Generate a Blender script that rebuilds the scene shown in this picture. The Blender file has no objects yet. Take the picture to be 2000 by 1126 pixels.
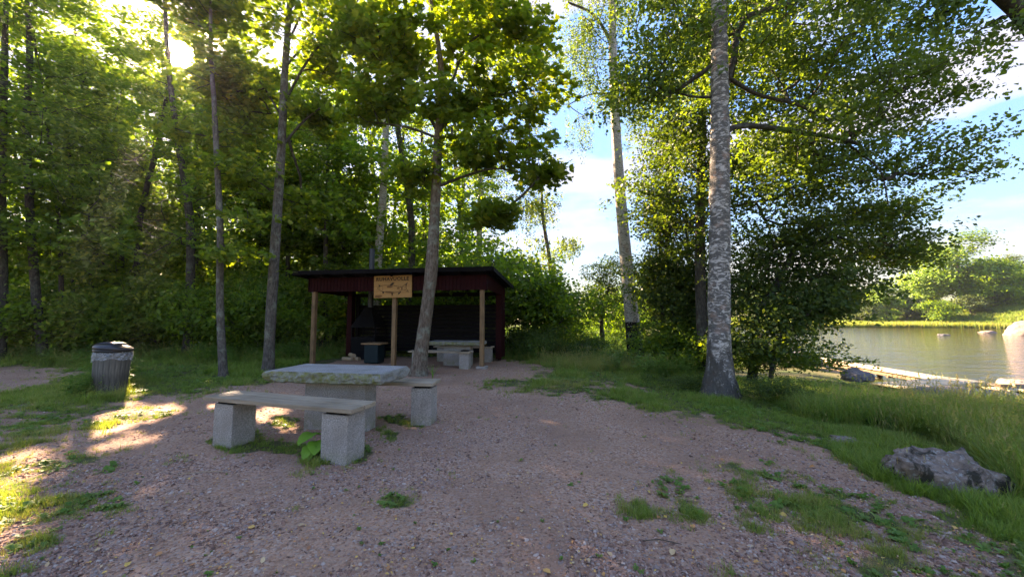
import bpy, math, random
import numpy as np
from mathutils import Vector, Matrix
random.seed(7)
R = math.radians
sc = bpy.context.scene
C = sc.collection

# ------------------------------------------------------------------ camera
F = 722.0                      # focal length in pixels of the 2000 px wide photograph
H = 1.6
PITCH = math.atan(52 / F)
cam_d = bpy.data.cameras.new('camera'); cam = bpy.data.objects.new('camera', cam_d); C.objects.link(cam)
cam_d.sensor_width = 36; cam_d.lens = F / 2000 * 36
cam_d.clip_start = 0.05; cam_d.clip_end = 3000
cam.location = (0, 0, H); cam.rotation_euler = (math.pi / 2 + PITCH, 0, 0)
sc.camera = cam

# ------------------------------------------------------------------ sky and sun
SUN_AZ, SUN_EL = R(-43.3), R(28.3)           # azimuth from +Y towards +X
SUN = np.array([math.sin(SUN_AZ) * math.cos(SUN_EL), math.cos(SUN_AZ) * math.cos(SUN_EL), math.sin(SUN_EL)])
w = bpy.data.worlds.new('World'); sc.world = w; w.use_nodes = True
nt = w.node_tree; nt.nodes.clear()
def wn(t, **k):
    n = nt.nodes.new(t)
    for a, b in k.items(): setattr(n, a, b)
    return n
sky = wn('ShaderNodeTexSky', sky_type='NISHITA', sun_disc=False, sun_elevation=SUN_EL, sun_rotation=SUN_AZ,
         air_density=1.0, dust_density=0.3, ozone_density=2.8, altitude=50)
bg = wn('ShaderNodeBackground'); bg.inputs['Strength'].default_value = 0.15
out = wn('ShaderNodeOutputWorld')
tc = wn('ShaderNodeTexCoord'); mp = wn('ShaderNodeMapping'); mp.inputs['Location'].default_value = (9.3, 5.1, 0.0); mp.inputs['Scale'].default_value = (1.0, 1.3, 4.5); mp.inputs['Rotation'].default_value = (0.1, 0.25, 0.5)
cn = wn('ShaderNodeTexNoise'); cn.inputs['Scale'].default_value = 1.7; cn.inputs['Detail'].default_value = 7; cn.inputs['Roughness'].default_value = 0.6
cr = wn('ShaderNodeValToRGB'); cr.color_ramp.elements[0].position = 0.49; cr.color_ramp.elements[1].position = 0.78
cr.color_ramp.elements[1].color = (0.85, 0.85, 0.85, 1)
mx = wn('ShaderNodeMixRGB', blend_type='MIX'); mx.inputs[2].default_value = (6, 6, 6.1, 1)
nt.links.new(tc.outputs['Generated'], mp.inputs[0]); nt.links.new(mp.outputs[0], cn.inputs['Vector'])
nt.links.new(cn.outputs['Fac'], cr.inputs[0]); nt.links.new(cr.outputs[0], mx.inputs[0])
nt.links.new(sky.outputs[0], mx.inputs[1]); # the sun itself and the bright air close round it
hs = wn('ShaderNodeHueSaturation'); hs.inputs['Saturation'].default_value = 1.25; hs.inputs['Hue'].default_value = 0.508; nt.links.new(sky.outputs[0], hs.inputs['Color']); nt.links.new(hs.outputs[0], mx.inputs[1])
dp = wn('ShaderNodeVectorMath', operation='DOT_PRODUCT'); nt.links.new(tc.outputs['Generated'], dp.inputs[0]); dp.inputs[1].default_value = tuple(SUN)
def sun_fall(deg, k, power):
    mr = wn('ShaderNodeMapRange'); nt.links.new(dp.outputs['Value'], mr.inputs[0]); mr.inputs[1].default_value = math.cos(R(deg)); mr.inputs[2].default_value = 1.0
    pw = wn('ShaderNodeMath', operation='POWER'); nt.links.new(mr.outputs[0], pw.inputs[0]); pw.inputs[1].default_value = power
    ml = wn('ShaderNodeMath', operation='MULTIPLY'); nt.links.new(pw.outputs[0], ml.inputs[0]); ml.inputs[1].default_value = k; return ml.outputs[0]
ad = wn('ShaderNodeMath', operation='ADD'); nt.links.new(sun_fall(1.3, 600, 1.0), ad.inputs[0]); nt.links.new(sun_fall(6, 7, 3.0), ad.inputs[1])
gl = wn('ShaderNodeVectorMath', operation='SCALE'); gl.inputs[0].default_value = (1.0, 0.82, 0.6); nt.links.new(ad.outputs[0], gl.inputs['Scale'])
# soft shoulder on the sky's brightness, the same in every direction
bw_ = wn('ShaderNodeRGBToBW'); nt.links.new(mx.outputs[0], bw_.inputs[0])
dv = wn('ShaderNodeMath', operation='MULTIPLY_ADD'); nt.links.new(bw_.outputs[0], dv.inputs[0]); dv.inputs[1].default_value = 1 / 0.75; dv.inputs[2].default_value = 1.0
iv = wn('ShaderNodeMath', operation='DIVIDE'); iv.inputs[0].default_value = 1.0; nt.links.new(dv.outputs[0], iv.inputs[1])
cs = wn('ShaderNodeVectorMath', operation='SCALE'); nt.links.new(mx.outputs[0], cs.inputs[0]); nt.links.new(iv.outputs[0], cs.inputs['Scale'])
sm = wn('ShaderNodeVectorMath', operation='ADD'); nt.links.new(cs.outputs[0], sm.inputs[0]); nt.links.new(gl.outputs[0], sm.inputs[1])
nt.links.new(sm.outputs[0], bg.inputs[0]); nt.links.new(bg.outputs[0], out.inputs[0])
sd = bpy.data.lights.new('sun', 'SUN'); sun = bpy.data.objects.new('sun', sd); C.objects.link(sun)
sd.energy = 3.4; sd.angle = R(0.5); sd.color = (1.0, 0.89, 0.74)
sun.rotation_euler = Vector(SUN).to_track_quat('Z', 'Y').to_euler()
sc.view_settings.view_transform = 'Standard'; sc.view_settings.look = 'None'
sc.view_settings.gamma = 1; sc.view_settings.use_curve_mapping = False
sc.view_settings.exposure = 3.6
sc.view_settings.use_white_balance = True; sc.view_settings.white_balance_temperature = 8700; sc.view_settings.white_balance_tint = 21
sc.render.engine = 'CYCLES'
sc.cycles.max_bounces = 8; sc.cycles.diffuse_bounces = 5; sc.cycles.transmission_bounces = 6; sc.cycles.transparent_max_bounces = 8
sc.cycles.use_adaptive_sampling = True; sc.cycles.use_denoising = True; sc.cycles.sample_clamp_indirect = 6
sc.cycles.caustics_reflective = False

# ------------------------------------------------------------------ placement helpers (metres from photo measurements)
cp, sp = math.cos(PITCH), math.sin(PITCH)
def ray(px, py):
    x, u = (px - 1000) / F, (563 - py) / F
    return np.array([x, cp - u * sp, u * cp + sp])
def W(px, py, z=0.0):
    d = ray(px, py); return np.array([0, 0, H]) + d * ((z - H) / d[2])
def WD(px, py, Y):
    d = ray(px, py); return np.array([0, 0, H]) + d * (Y / d[1])
def base_y(Y, z=0.0):  # photo row of ground at distance Y
    return 563 - F * ((z - H) * cp - Y * sp) / (Y * cp + (z - H) * sp)

# ------------------------------------------------------------------ noise
def _h(ix, iy, iz, s):
    n = (ix.astype(np.int64) * 374761393 + iy.astype(np.int64) * 668265263 + iz.astype(np.int64) * 2147483647 + s * 1274126177) & 0xffffffff
    n = ((n ^ (n >> 13)) * 1274126177) & 0xffffffff
    n = n ^ (n >> 16)
    return (n & 0xffff) / 65535.0
def vnoise(p, s=0):
    p = np.asarray(p, float); i = np.floor(p).astype(np.int64); f = p - i; f = f * f * (3 - 2 * f)
    r = 0
    for a in (0, 1):
        for b in (0, 1):
            for c in (0, 1):
                r = r + _h(i[:, 0] + a, i[:, 1] + b, i[:, 2] + c, s) * (f[:, 0] if a else 1 - f[:, 0]) * (f[:, 1] if b else 1 - f[:, 1]) * (f[:, 2] if c else 1 - f[:, 2])
    return r * 2 - 1
def fbm(p, s=0, o=4, g=0.5):
    r = 0; a = 1; p = np.asarray(p, float)
    for k in range(o):
        r = r + a * vnoise(p * 2 ** k + 17.3 * k, s + k); a *= g
    return r
def n2(x, y, sc_, s=0, o=4):
    x = np.asarray(x, float); y = np.asarray(y, float)
    return fbm(np.stack([x.ravel() * sc_, y.ravel() * sc_, np.zeros(x.size) + s * 3.7], 1), s, o).reshape(x.shape)
def sstep(a, b, x):
    t = np.clip((x - a) / (b - a), 0, 1); return t * t * (3 - 2 * t)
def inpoly(x, y, poly):
    x = np.asarray(x, float); y = np.asarray(y, float); r = np.zeros(x.shape, bool); n = len(poly)
    for i in range(n):
        x1, y1 = poly[i]; x2, y2 = poly[(i + 1) % n]
        c = ((y1 > y) != (y2 > y)) & (x < (x2 - x1) * (y - y1) / ((y2 - y1) + 1e-12) + x1)
        r ^= c
    return r

# ------------------------------------------------------------------ object helpers
def tag(o, label=None, cat=None, group=None, kind=None):
    if label: o['label'] = label
    if cat: o['category'] = cat
    if group: o['group'] = group
    if kind: o['kind'] = kind
    return o
def empty(name, loc, label, cat, group=None, rz=0):
    o = bpy.data.objects.new(name, None); C.objects.link(o); o.location = loc; o.rotation_euler.z = rz
    o.empty_display_size = 0.2
    return tag(o, label, cat, group)
def mesh_np(name, V, counts, idx, mats, smooth=False, attrs=None, mat_idx=None):
    me = bpy.data.meshes.new(name)
    V = np.ascontiguousarray(V, dtype=np.float32); me.vertices.add(len(V)); me.vertices.foreach_set('co', V.ravel())
    idx = np.asarray(idx, np.int32).ravel(); counts = np.asarray(counts, np.int32)
    if len(counts):
        me.loops.add(len(idx)); me.loops.foreach_set('vertex_index', idx)
        me.polygons.add(len(counts)); st = np.concatenate([[0], np.cumsum(counts)[:-1]]).astype(np.int32)
        me.polygons.foreach_set('loop_start', st); me.polygons.foreach_set('loop_total', counts)
        if smooth: me.polygons.foreach_set('use_smooth', np.ones(len(counts), bool))
        if mat_idx is not None: me.polygons.foreach_set('material_index', np.asarray(mat_idx, np.int32))
    if not isinstance(mats, (list, tuple)): mats = [mats]
    for m in mats: me.materials.append(m)
    for k, (typ, a) in (attrs or {}).items():
        at = me.attributes.new(k, typ, 'POINT')
        at.data.foreach_set('vector' if typ == 'FLOAT_VECTOR' else 'value', np.asarray(a).ravel().astype(np.int32 if typ == 'INT' else np.float32))
    me.update(calc_edges=True)
    return me
def link(name, me, parent=None, loc=None, rot=None):
    o = bpy.data.objects.new(name, me); C.objects.link(o)
    if parent: o.parent = parent
    if loc is not None: o.location = loc
    if rot is not None: o.rotation_euler = rot
    return o
class MB:
    def __init__(s): s.v = []; s.f = []
    def add(s, vs, fs):
        b = len(s.v); s.v += [tuple(float(c) for c in v) for v in vs]; s.f += [tuple(i + b for i in f) for f in fs]; return s
    def box(s, c, d, rz=0, tilt=None):
        hx, hy, hz = d[0] / 2, d[1] / 2, d[2] / 2
        m = Matrix.Rotation(rz, 3, 'Z')
        if tilt is not None: m = m @ tilt
        vs = [m @ Vector((a * hx, b * hy, e * hz)) + Vector(c) for a in (-1, 1) for b in (-1, 1) for e in (-1, 1)]
        return s.add(vs, [(0, 1, 3, 2), (4, 6, 7, 5), (0, 4, 5, 1), (2, 3, 7, 6), (0, 2, 6, 4), (1, 5, 7, 3)])
    def prism(s, pts, y0, y1):   # polygon in xz extruded along y
        n = len(pts); vs = [(p[0], y0, p[1]) for p in pts] + [(p[0], y1, p[1]) for p in pts]
        fs = [tuple(range(n)), tuple(range(2 * n - 1, n - 1, -1))] + [(i, i + n, (i + 1) % n + n, (i + 1) % n) for i in range(n)]
        return s.add(vs, fs)
    def ring(s, rows, n=24, cap0=True, cap1=True, c=(0, 0)):   # rows of (radius, z)
        b = []
        for r, z in rows: b += [(c[0] + r * math.cos(2 * math.pi * i / n), c[1] + r * math.sin(2 * math.pi * i / n), z) for i in range(n)]
        fs = [(k * n + i, k * n + (i + 1) % n, (k + 1) * n + (i + 1) % n, (k + 1) * n + i) for k in range(len(rows) - 1) for i in range(n)]
        if cap0: fs.append(tuple(range(n - 1, -1, -1)))
        if cap1: fs.append(tuple((len(rows) - 1) * n + i for i in range(n)))
        return s.add(b, fs)
    def mesh(s, name, mat, bevel=0, smooth=False, seg=2):
        me = bpy.data.meshes.new(name); me.from_pydata(s.v, [], s.f); me.materials.append(mat)
        if bevel:
            import bmesh
            bm = bmesh.new(); bm.from_mesh(me)
            bmesh.ops.recalc_face_normals(bm, faces=bm.faces)
            bmesh.ops.bevel(bm, geom=list(bm.edges), offset=bevel, segments=seg, affect='EDGES', profile=0.6)
            bm.to_mesh(me); bm.free()
        if smooth: me.polygons.foreach_set('use_smooth', [True] * len(me.polygons))
        me.update(); return me
    def build(s, name, mat, parent=None, loc=None, rot=None, **k):
        return link(name, s.mesh(name, mat, **k), parent, loc, rot)

# ------------------------------------------------------------------ materials
class NT:
    def __init__(s, name):
        s.m = bpy.data.materials.new(name); s.m.use_nodes = True; s.t = s.m.node_tree; s.t.nodes.clear()
        s.out = s.n('ShaderNodeOutputMaterial')
    def n(s, typ, ins=None, **k):
        n = s.t.nodes.new(typ)
        for a, b in k.items(): setattr(n, a, b)
        for a, b in (ins or {}).items():
            if hasattr(b, 'node') and hasattr(b, 'is_output'): s.t.links.new(b, n.inputs[a])
            else: n.inputs[a].default_value = b
        return n
    def obj(s, scale=(1, 1, 1), loc=(0, 0, 0)):
        return s.n('ShaderNodeMapping', {0: s.n('ShaderNodeTexCoord').outputs['Object'], 'Scale': scale, 'Location': loc}).outputs[0]
    def geo(s, scale=(1, 1, 1)):
        return s.n('ShaderNodeMapping', {0: s.n('ShaderNodeNewGeometry').outputs['Position'], 'Scale': scale}).outputs[0]
    def noise(s, v, scale, detail=5, rough=0.55, dist=0):
        return s.n('ShaderNodeTexNoise', {'Vector': v, 'Scale': scale, 'Detail': detail, 'Roughness': rough, 'Distortion': dist}).outputs['Fac']
    def ramp(s, f, stops, interp='LINEAR'):
        n = s.n('ShaderNodeValToRGB', {0: f}); cr = n.color_ramp; cr.interpolation = interp
        while len(cr.elements) < len(stops): cr.elements.new(0.5)
        for e, (p, c) in zip(cr.elements, stops):
            e.position = p; e.color = (c, c, c, 1) if isinstance(c, (int, float)) else (*c, 1)
        return n.outputs[0]
    def mix(s, f, a, b, bt='MIX'):
        n = s.n('ShaderNodeMix', data_type='RGBA', blend_type=bt)
        for i, v in ((0, f), (6, a), (7, b)):
            if hasattr(v, 'node'): s.t.links.new(v, n.inputs[i])
            else: n.inputs[i].default_value = v if i == 0 else ((v, v, v, 1) if isinstance(v, (int, float)) else (*v, 1))
        return n.outputs[2]
    def math(s, op, a, b=0.0, c=None):
        ins = {0: a, 1: b}
        if c is not None: ins[2] = c
        return s.n('ShaderNodeMath', ins, operation=op).outputs[0]
    def bump(s, h, st=0.5, dist=0.02, nrm=None):
        i = {'Height': h, 'Strength': st, 'Distance': dist}
        if nrm is not None: i['Normal'] = nrm
        return s.n('ShaderNodeBump', i).outputs[0]
    def attr(s, name, typ='GEOMETRY'):
        return s.n('ShaderNodeAttribute', attribute_name=name, attribute_type=typ).outputs['Fac']
    def pbr(s, col, rough=0.7, nrm=None, spec=0.3, metal=0.0):
        p = s.n('ShaderNodeBsdfPrincipled', {'Roughness': rough, 'Specular IOR Level': spec, 'Metallic': metal})
        if hasattr(col, 'node'): s.t.links.new(col, p.inputs['Base Color'])
        else: p.inputs['Base Color'].default_value = (*col, 1)
        if nrm is not None: s.t.links.new(nrm, p.inputs['Normal'])
        s.t.links.new(p.outputs[0], s.out.inputs[0]); return s.m

def leaf_mat(name, dark, mid, light, trans=0.5, tcol=(2.6, 2.4, 0.6), rough=0.5, inst=False):
    t = NT(name)
    v = t.attr('v')
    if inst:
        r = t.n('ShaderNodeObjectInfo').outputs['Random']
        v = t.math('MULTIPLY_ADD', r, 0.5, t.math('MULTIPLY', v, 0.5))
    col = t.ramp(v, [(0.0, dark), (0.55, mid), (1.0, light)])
    if inst:
        dry = t.attr('tint', 'INSTANCER')
        col = t.mix(dry, col, (0.38, 0.29, 0.14))
    tc_ = t.mix(1.0, col, tcol, 'MULTIPLY')
    p = t.n('ShaderNodeBsdfPrincipled', {'Base Color': col, 'Roughness': rough, 'Specular IOR Level': 0.2})
    tr = t.n('ShaderNodeBsdfTranslucent', {'Color': tc_})
    mx = t.n('ShaderNodeMixShader', {0: trans, 1: p.outputs[0], 2: tr.outputs[0]})
    t.t.links.new(mx.outputs[0], t.out.inputs[0]); return t.m

HAZE = 0.0003
M = {}
M['leaf_maple'] = leaf_mat('maple_leaf', (0.055, 0.10, 0.022), (0.10, 0.165, 0.03), (0.2, 0.235, 0.035), 0.5)
M['leaf_forest'] = leaf_mat('forest_leaf', (0.05, 0.105, 0.024), (0.09, 0.165, 0.032), (0.17, 0.235, 0.04), 0.55)
M['leaf_birch'] = leaf_mat('birch_leaf', (0.055, 0.10, 0.028), (0.09, 0.15, 0.036), (0.14, 0.2, 0.045), 0.38)
M['leaf_alder'] = leaf_mat('alder_leaf', (0.038, 0.072, 0.024), (0.062, 0.108, 0.03), (0.12, 0.16, 0.035), 0.4)
M['leaf_willow'] = leaf_mat('willow_leaf', (0.07, 0.11, 0.04), (0.10, 0.15, 0.05), (0.15, 0.19, 0.06), 0.45)
M['leaf_far'] = leaf_mat('far_leaf', (0.06, 0.13, 0.02), (0.13, 0.22, 0.02), (0.22, 0.3, 0.03), 0.35)
M['leaf_far_grey'] = leaf_mat('far_grey_leaf', (0.05, 0.085, 0.04), (0.10, 0.14, 0.06), (0.15, 0.19, 0.08), 0.35)
M['leaf_big'] = leaf_mat('burdock_leaf', (0.15, 0.32, 0.045), (0.18, 0.38, 0.055), (0.22, 0.42, 0.07), 0.4, (2.0, 2.0, 0.6))
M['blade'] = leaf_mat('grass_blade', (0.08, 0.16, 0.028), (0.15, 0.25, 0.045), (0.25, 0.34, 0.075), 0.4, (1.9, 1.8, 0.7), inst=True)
M['herb'] = leaf_mat('herb_leaf', (0.06, 0.14, 0.03), (0.10, 0.21, 0.04), (0.16, 0.27, 0.06), 0.4, (2.0, 1.9, 0.7), inst=True)

def bark_plain(name, c0, c1, lichen=0.3):
    t = NT(name); o = t.obj((1, 1, 0.3)); o2 = t.obj()
    n = t.noise(o, 26, 6, 0.65); big = t.noise(o2, 4.5, 4, 0.6)
    col = t.mix(t.ramp(n, [(0.35, 0), (0.65, 1)]), c0, c1)
    col = t.mix(t.ramp(big, [(0.52, 0.0), (0.66, lichen)]), col, (0.26, 0.29, 0.22))
    col = t.mix(t.ramp(t.noise(o2, 13, 3), [(0.6, 0.0), (0.68, 0.6)]), col, (0.06, 0.055, 0.045))
    return t.pbr(col, 0.9, t.bump(n, 0.8, 0.02), 0.15)
M['bark'] = bark_plain('grey_bark', (0.05, 0.042, 0.034), (0.15, 0.128, 0.105), 0.5)
M['bark_dark'] = bark_plain('dark_bark', (0.028, 0.024, 0.02), (0.085, 0.072, 0.058), 0.25)
M['bark_brown'] = bark_plain('brown_bark', (0.075, 0.05, 0.032), (0.2, 0.155, 0.115), 0.6)

def birch_bark(name, rough_to, char=None, grey=0.5):
    t = NT(name); o = t.obj(); z = t.n('ShaderNodeSeparateXYZ', {0: o}).outputs[2]
    oh = t.obj((3.2, 3.2, 14)); oh2 = t.obj((2.6, 2.6, 5.5))
    lines = t.noise(oh, 3.0, 5, 0.72, 0.4); patches = t.noise(oh2, 2.0, 5, 0.6, 1.2)
    white = t.mix(t.noise(t.obj((4, 4, 30)), 2.5, 4, 0.6), (0.36, 0.32, 0.27), (0.74, 0.68, 0.6))
    dark = t.mix(t.noise(o, 30, 4), (0.035, 0.03, 0.026), (0.13, 0.12, 0.1))
    m1 = t.ramp(lines, [(0.5, 0.0), (0.57, 0.9)])
    m2 = t.ramp(patches, [(0.62 - 0.15 * grey, 0.0), (0.67 - 0.13 * grey, 0.92)])
    m2 = t.math('MULTIPLY', m2, t.ramp(t.noise(t.obj((5, 5, 30)), 2.2, 4, 0.7), [(0.36, 0.6), (0.46, 1.0)]))
    mask = t.math('MAXIMUM', m1, m2)
    # cracked dark bark towards the foot of the stem
    low = t.n('ShaderNodeMapRange', {0: t.math('ADD', z, t.math('MULTIPLY', t.math('SUBTRACT', t.noise(t.obj((2.2, 2.2, .8)), 2.4, 4), 0.5), 4.2)), 1: rough_to, 2: rough_to - 0.35, 3: 0.0, 4: 1.0}).outputs[0]
    low = t.math('MULTIPLY', low, t.ramp(t.noise(t.obj((5, 5, 3.2)), 2.0, 5, 0.7), [(0.56, 1.0), (0.62, 0.12)]))
    mask = t.math('MAXIMUM', mask, low)
    col = t.mix(mask, white, dark)
    br = t.ramp(t.noise(o, 3.5, 4), [(0.56, 0), (0.66, 0.55)])
    col = t.mix(br, col, t.mix(low, (0.33, 0.2, 0.14), (0.09, 0.06, 0.04)))
    if char:
        a = t.math('ADD', z, t.math('MULTIPLY', t.noise(t.obj((9, 9, 3)), 1.5, 3), 0.15))
        c = t.math('MULTIPLY', t.math('GREATER_THAN', a, char[0]), t.math('LESS_THAN', a, char[1]))
        fl = t.math('LESS_THAN', t.noise(t.obj((14, 14, 4)), 1.6, 3), 0.64)
        c = t.math('MULTIPLY', c, fl)
        col = t.mix(c, col, t.mix(t.noise(o, 12), (0.012, 0.01, 0.009), (0.03, 0.018, 0.014)))
    return t.pbr(col, 0.8, t.bump(t.math('ADD', lines, t.math('MULTIPLY', low, t.noise(o, 22, 5))), 0.7, 0.03), 0.2)
M['birch_big'] = birch_bark('birch_bark_old', 1.1, grey=1.25)
M['birch_char'] = birch_bark('birch_bark_charred', 0.2, char=(0.5, 2.0), grey=0.25)
M['birch'] = birch_bark('birch_bark', 0.3, grey=0.2)

def granite(name, c=(0.30, 0.285, 0.27), moss=None, speck=60):
    t = NT(name); o = t.obj(); n = t.noise(o, speck, 3, 0.7); n2_ = t.noise(o, speck * 2.6, 2, 0.7); b = t.noise(o, 3.2, 5)
    col = t.mix(t.ramp(n, [(0.38, 0), (0.62, 1)]), tuple(x * 0.62 for x in c), tuple(x * 1.2 for x in c))
    col = t.mix(t.ramp(n2_, [(0.60, 0.0), (0.66, 0.85)]), col, (0.05, 0.05, 0.052))
    col = t.mix(t.ramp(b, [(0.4, 0.0), (0.7, 0.6)]), col, (c[0] * 0.5, c[1] * 0.46, c[2] * 0.4))
    if moss:
        z = t.n('ShaderNodeSeparateXYZ', {0: o}).outputs[2]
        low = t.n('ShaderNodeMapRange', {0: z, 1: moss[0], 2: moss[1], 3: 0.0, 4: 1.0}).outputs[0]
        k = t.math('MULTIPLY', low, t.ramp(t.noise(o, 9, 5, 0.65), [(0.4, 0.0), (0.62, 0.9)]))
        col = t.mix(k, col, t.mix(t.noise(o, 18), (0.09, 0.1, 0.03), (0.2, 0.2, 0.06)))
    return t.pbr(col, 0.75, t.bump(t.math('ADD', n, b), 0.35, 0.006), 0.35)
M['granite'] = granite('granite_grey', (0.38, 0.34, 0.30), (-.05, -0.34))
M['granite_top'] = granite('granite_sawn', (0.34, 0.325, 0.30))
t = NT('granite_broken_mossy'); o = t.obj()
n_ = t.noise(o, 14, 6, 0.7); x_ = t.n('ShaderNodeSeparateXYZ', {0: t.n('ShaderNodeNewGeometry').outputs['Normal']}).outputs[0]
st_ = t.mix(t.noise(o, 50, 3), (0.12, 0.115, 0.095), (0.34, 0.33, 0.30))
mo_ = t.mix(t.noise(o, 25, 4), (0.09, 0.095, 0.025), (0.24, 0.23, 0.07))
side = t.n('ShaderNodeMapRange', {0: x_, 1: 0.75, 2: 0.35, 3: 0.1, 4: 0.95}).outputs[0]
col_ = t.mix(t.math('MULTIPLY', side, t.ramp(n_, [(0.36, 0.1), (0.6, 1.0)])), st_, mo_)
M['granite_rough'] = t.pbr(col_, 0.85, t.bump(n_, 0.8, 0.015), 0.25)

def wood(name, c0, c1, ax=0, sc_=1.0, rough=0.7, stain=0.0, spec=0.25):
    t = NT(name); s = [18 * sc_] * 3; s[ax] = 1.2 * sc_
    g = t.noise(t.obj(tuple(s)), 2.0, 6, 0.6, 0.3); b = t.noise(t.obj(), 2.3, 4)
    r = t.n('ShaderNodeObjectInfo').outputs['Random']
    col = t.mix(t.ramp(g, [(0.3, 0), (0.72, 1)]), c0, c1)
    col = t.mix(t.math('MULTIPLY', r, 0.35), col, tuple(x * 0.6 for x in c0))
    if stain: col = t.mix(t.ramp(b, [(0.45, 0.0), (0.7, stain)]), col, tuple(x * 0.35 for x in c0))
    return t.pbr(col, rough, t.bump(g, 0.45, 0.006), spec)
M['bench_wood'] = wood('weathered_bench_wood', (0.26, 0.19, 0.125), (0.5, 0.40, 0.28), 0, stain=0.35)
M['post_wood'] = wood('shelter_post_wood', (0.17, 0.095, 0.045), (0.36, 0.21, 0.10), 2, stain=0.6)
M['red_board'] = wood('dark_red_painted_board', (0.02, 0.0045, 0.0045), (0.05, 0.009, 0.0085), 2, spec=0.06, stain=0.3)
M['black_board'] = wood('tarred_board', (0.007, 0.006, 0.006), (0.016, 0.013, 0.012), 0, spec=0.04)
M['dock_wood'] = wood('fresh_sawn_plank', (0.44, 0.345, 0.215), (0.62, 0.51, 0.34), 0, sc_=0.5)
M['dock_frame'] = wood('walkway_timber', (0.13, 0.09, 0.055), (0.26, 0.19, 0.12), 0)
M['stave'] = wood('grey_bin_stave', (0.06, 0.055, 0.045), (0.21, 0.195, 0.165), 2, stain=0.5)
M['sign_wood'] = wood('orange_stained_sign_wood', (0.38, 0.17, 0.045), (0.55, 0.28, 0.085), 0, sc_=0.7, rough=0.5, stain=0.15)
def plain(name, c, rough=0.5, spec=0.4, metal=0.0):
    t = NT(name); n = t.noise(t.obj(), 12, 4)
    return t.pbr(t.mix(n, tuple(x * 0.75 for x in c), tuple(min(1, x * 1.25) for x in c)), rough, None, spec, metal)
M['black_plastic'] = plain('black_plastic', (0.02, 0.021, 0.024), 0.34, 0.5)
M['burnt'] = plain('burnt_paint', (0.025, 0.012, 0.006), 0.7)
M['roof_felt'] = plain('roof_felt', (0.022, 0.02, 0.021), 0.85, 0.2)
M['pipe'] = plain('dark_steel', (0.05, 0.055, 0.065), 0.45, 0.5, 0.6)
M['soot'] = plain('sooty_steel', (0.008, 0.007, 0.007), 0.85, 0.08)
M['teal'] = plain('dark_teal_plastic', (0.008, 0.02, 0.022), 0.6, 0.2)
M['yellow_petal'] = plain('yellow_petal', (0.7, 0.45, 0.03), 0.6)
M['white_petal'] = plain('white_petal', (0.75, 0.75, 0.7), 0.6)
M['cream_leaf'] = plain('pale_withered_leaf', (0.62, 0.5, 0.3), 0.7)
t = NT('clear_plastic_bag')
p_ = t.n('ShaderNodeBsdfPrincipled', {'Base Color': (0.75, 0.77, 0.78, 1), 'Roughness': 0.25, 'Specular IOR Level': 0.6})
tr_ = t.n('ShaderNodeBsdfTransparent', {'Color': (0.9, 0.92, 0.92, 1)})
fm = t.ramp(t.noise(t.obj((3, 3, 7)), 5, 4, 0.6, 1.0), [(0.42, 0.12), (0.72, 0.5)])
mx_ = t.n('ShaderNodeMixShader', {0: fm, 1: tr_.outputs[0], 2: p_.outputs[0]})
t.t.links.new(mx_.outputs[0], t.out.inputs[0]); M['bag'] = t.m

def rock_mat(name, c0, c1, moss=0.4, pale=0.4, k=1.0):
    t = NT(name); o = t.obj(); n = t.noise(o, 6 * k, 8, 0.65); b = t.noise(o, 2.2 * k, 5, 0.65, 0.8); f = t.noise(o, 40, 3)
    col = t.mix(t.ramp(n, [(0.3, 0), (0.7, 1)]), c0, c1)
    col = t.mix(t.ramp(t.noise(o, 9 * k, 5, 0.7), [(0.55, 0.0), (0.6, pale)]), col, (0.36, 0.37, 0.34))
    col = t.mix(t.ramp(b, [(0.52, 0.0), (0.6, moss)]), col, (0.025, 0.026, 0.016))
    col = t.mix(t.math('MULTIPLY', f, 0.35), col, tuple(x * 0.4 for x in c0))
    return t.pbr(col, 0.9, t.bump(t.math('ADD', n, t.math('MULTIPLY', f, 0.4)), 0.9, 0.03), 0.2)
M['rock'] = rock_mat('lichen_rock', (0.13, 0.095, 0.075), (0.38, 0.29, 0.23), 0.95, 0.8, 2.6)
M['rock_pink'] = rock_mat('pinkish_rock', (0.24, 0.18, 0.14), (0.4, 0.31, 0.25), 0.15, 0.2)
M['rock_grey'] = rock_mat('smooth_grey_rock', (0.14, 0.13, 0.135), (0.25, 0.235, 0.24), 0.35, 0.1)

# ground: gravel where cover = 0, grassy soil where cover = 1
t = NT('ground_cover'); g = t.geo()
cov = t.attr('cover'); vor = t.n('ShaderNodeTexVoronoi', {'Vector': g, 'Scale': 52.0}); vor2 = t.n('ShaderNodeTexVoronoi', {'Vector': g, 'Scale': 110.0})
vc = t.n('ShaderNodeSeparateColor', {0: vor.outputs['Color']}).outputs[0]
stone = t.ramp(vc, [(0.0, (0.15, 0.075, 0.045)), (0.35, (0.38, 0.205, 0.13)), (0.6, (0.5, 0.3, 0.2)), (0.85, (0.28, 0.205, 0.165)), (1.0, (0.52, 0.38, 0.29))])
dirt = t.mix(t.noise(g, 1.4, 6, 0.6), (0.32, 0.17, 0.10), (0.45, 0.265, 0.17))
stone = t.mix(t.ramp(t.noise(g, 1.1, 5, 0.6), [(0.35, 0.15), (0.65, 0.7)]), stone, dirt)
stone = t.mix(t.ramp(t.noise(g, 0.55, 6, 0.65), [(0.42, 0.0), (0.66, 0.6)]), stone, (0.2, 0.115, 0.08))
soil = t.mix(t.noise(g, 16, 5), (0.05, 0.05, 0.02), (0.12, 0.11, 0.045))
soil = t.mix(t.ramp(t.noise(g, 1.2, 5), [(0.45, 0.0), (0.62, 0.7)]), soil, (0.05, 0.085, 0.02))
k = t.math('ADD', cov, t.math('MULTIPLY', t.math('SUBTRACT', t.noise(g, 9, 5, 0.65), 0.5), 0.7))
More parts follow.
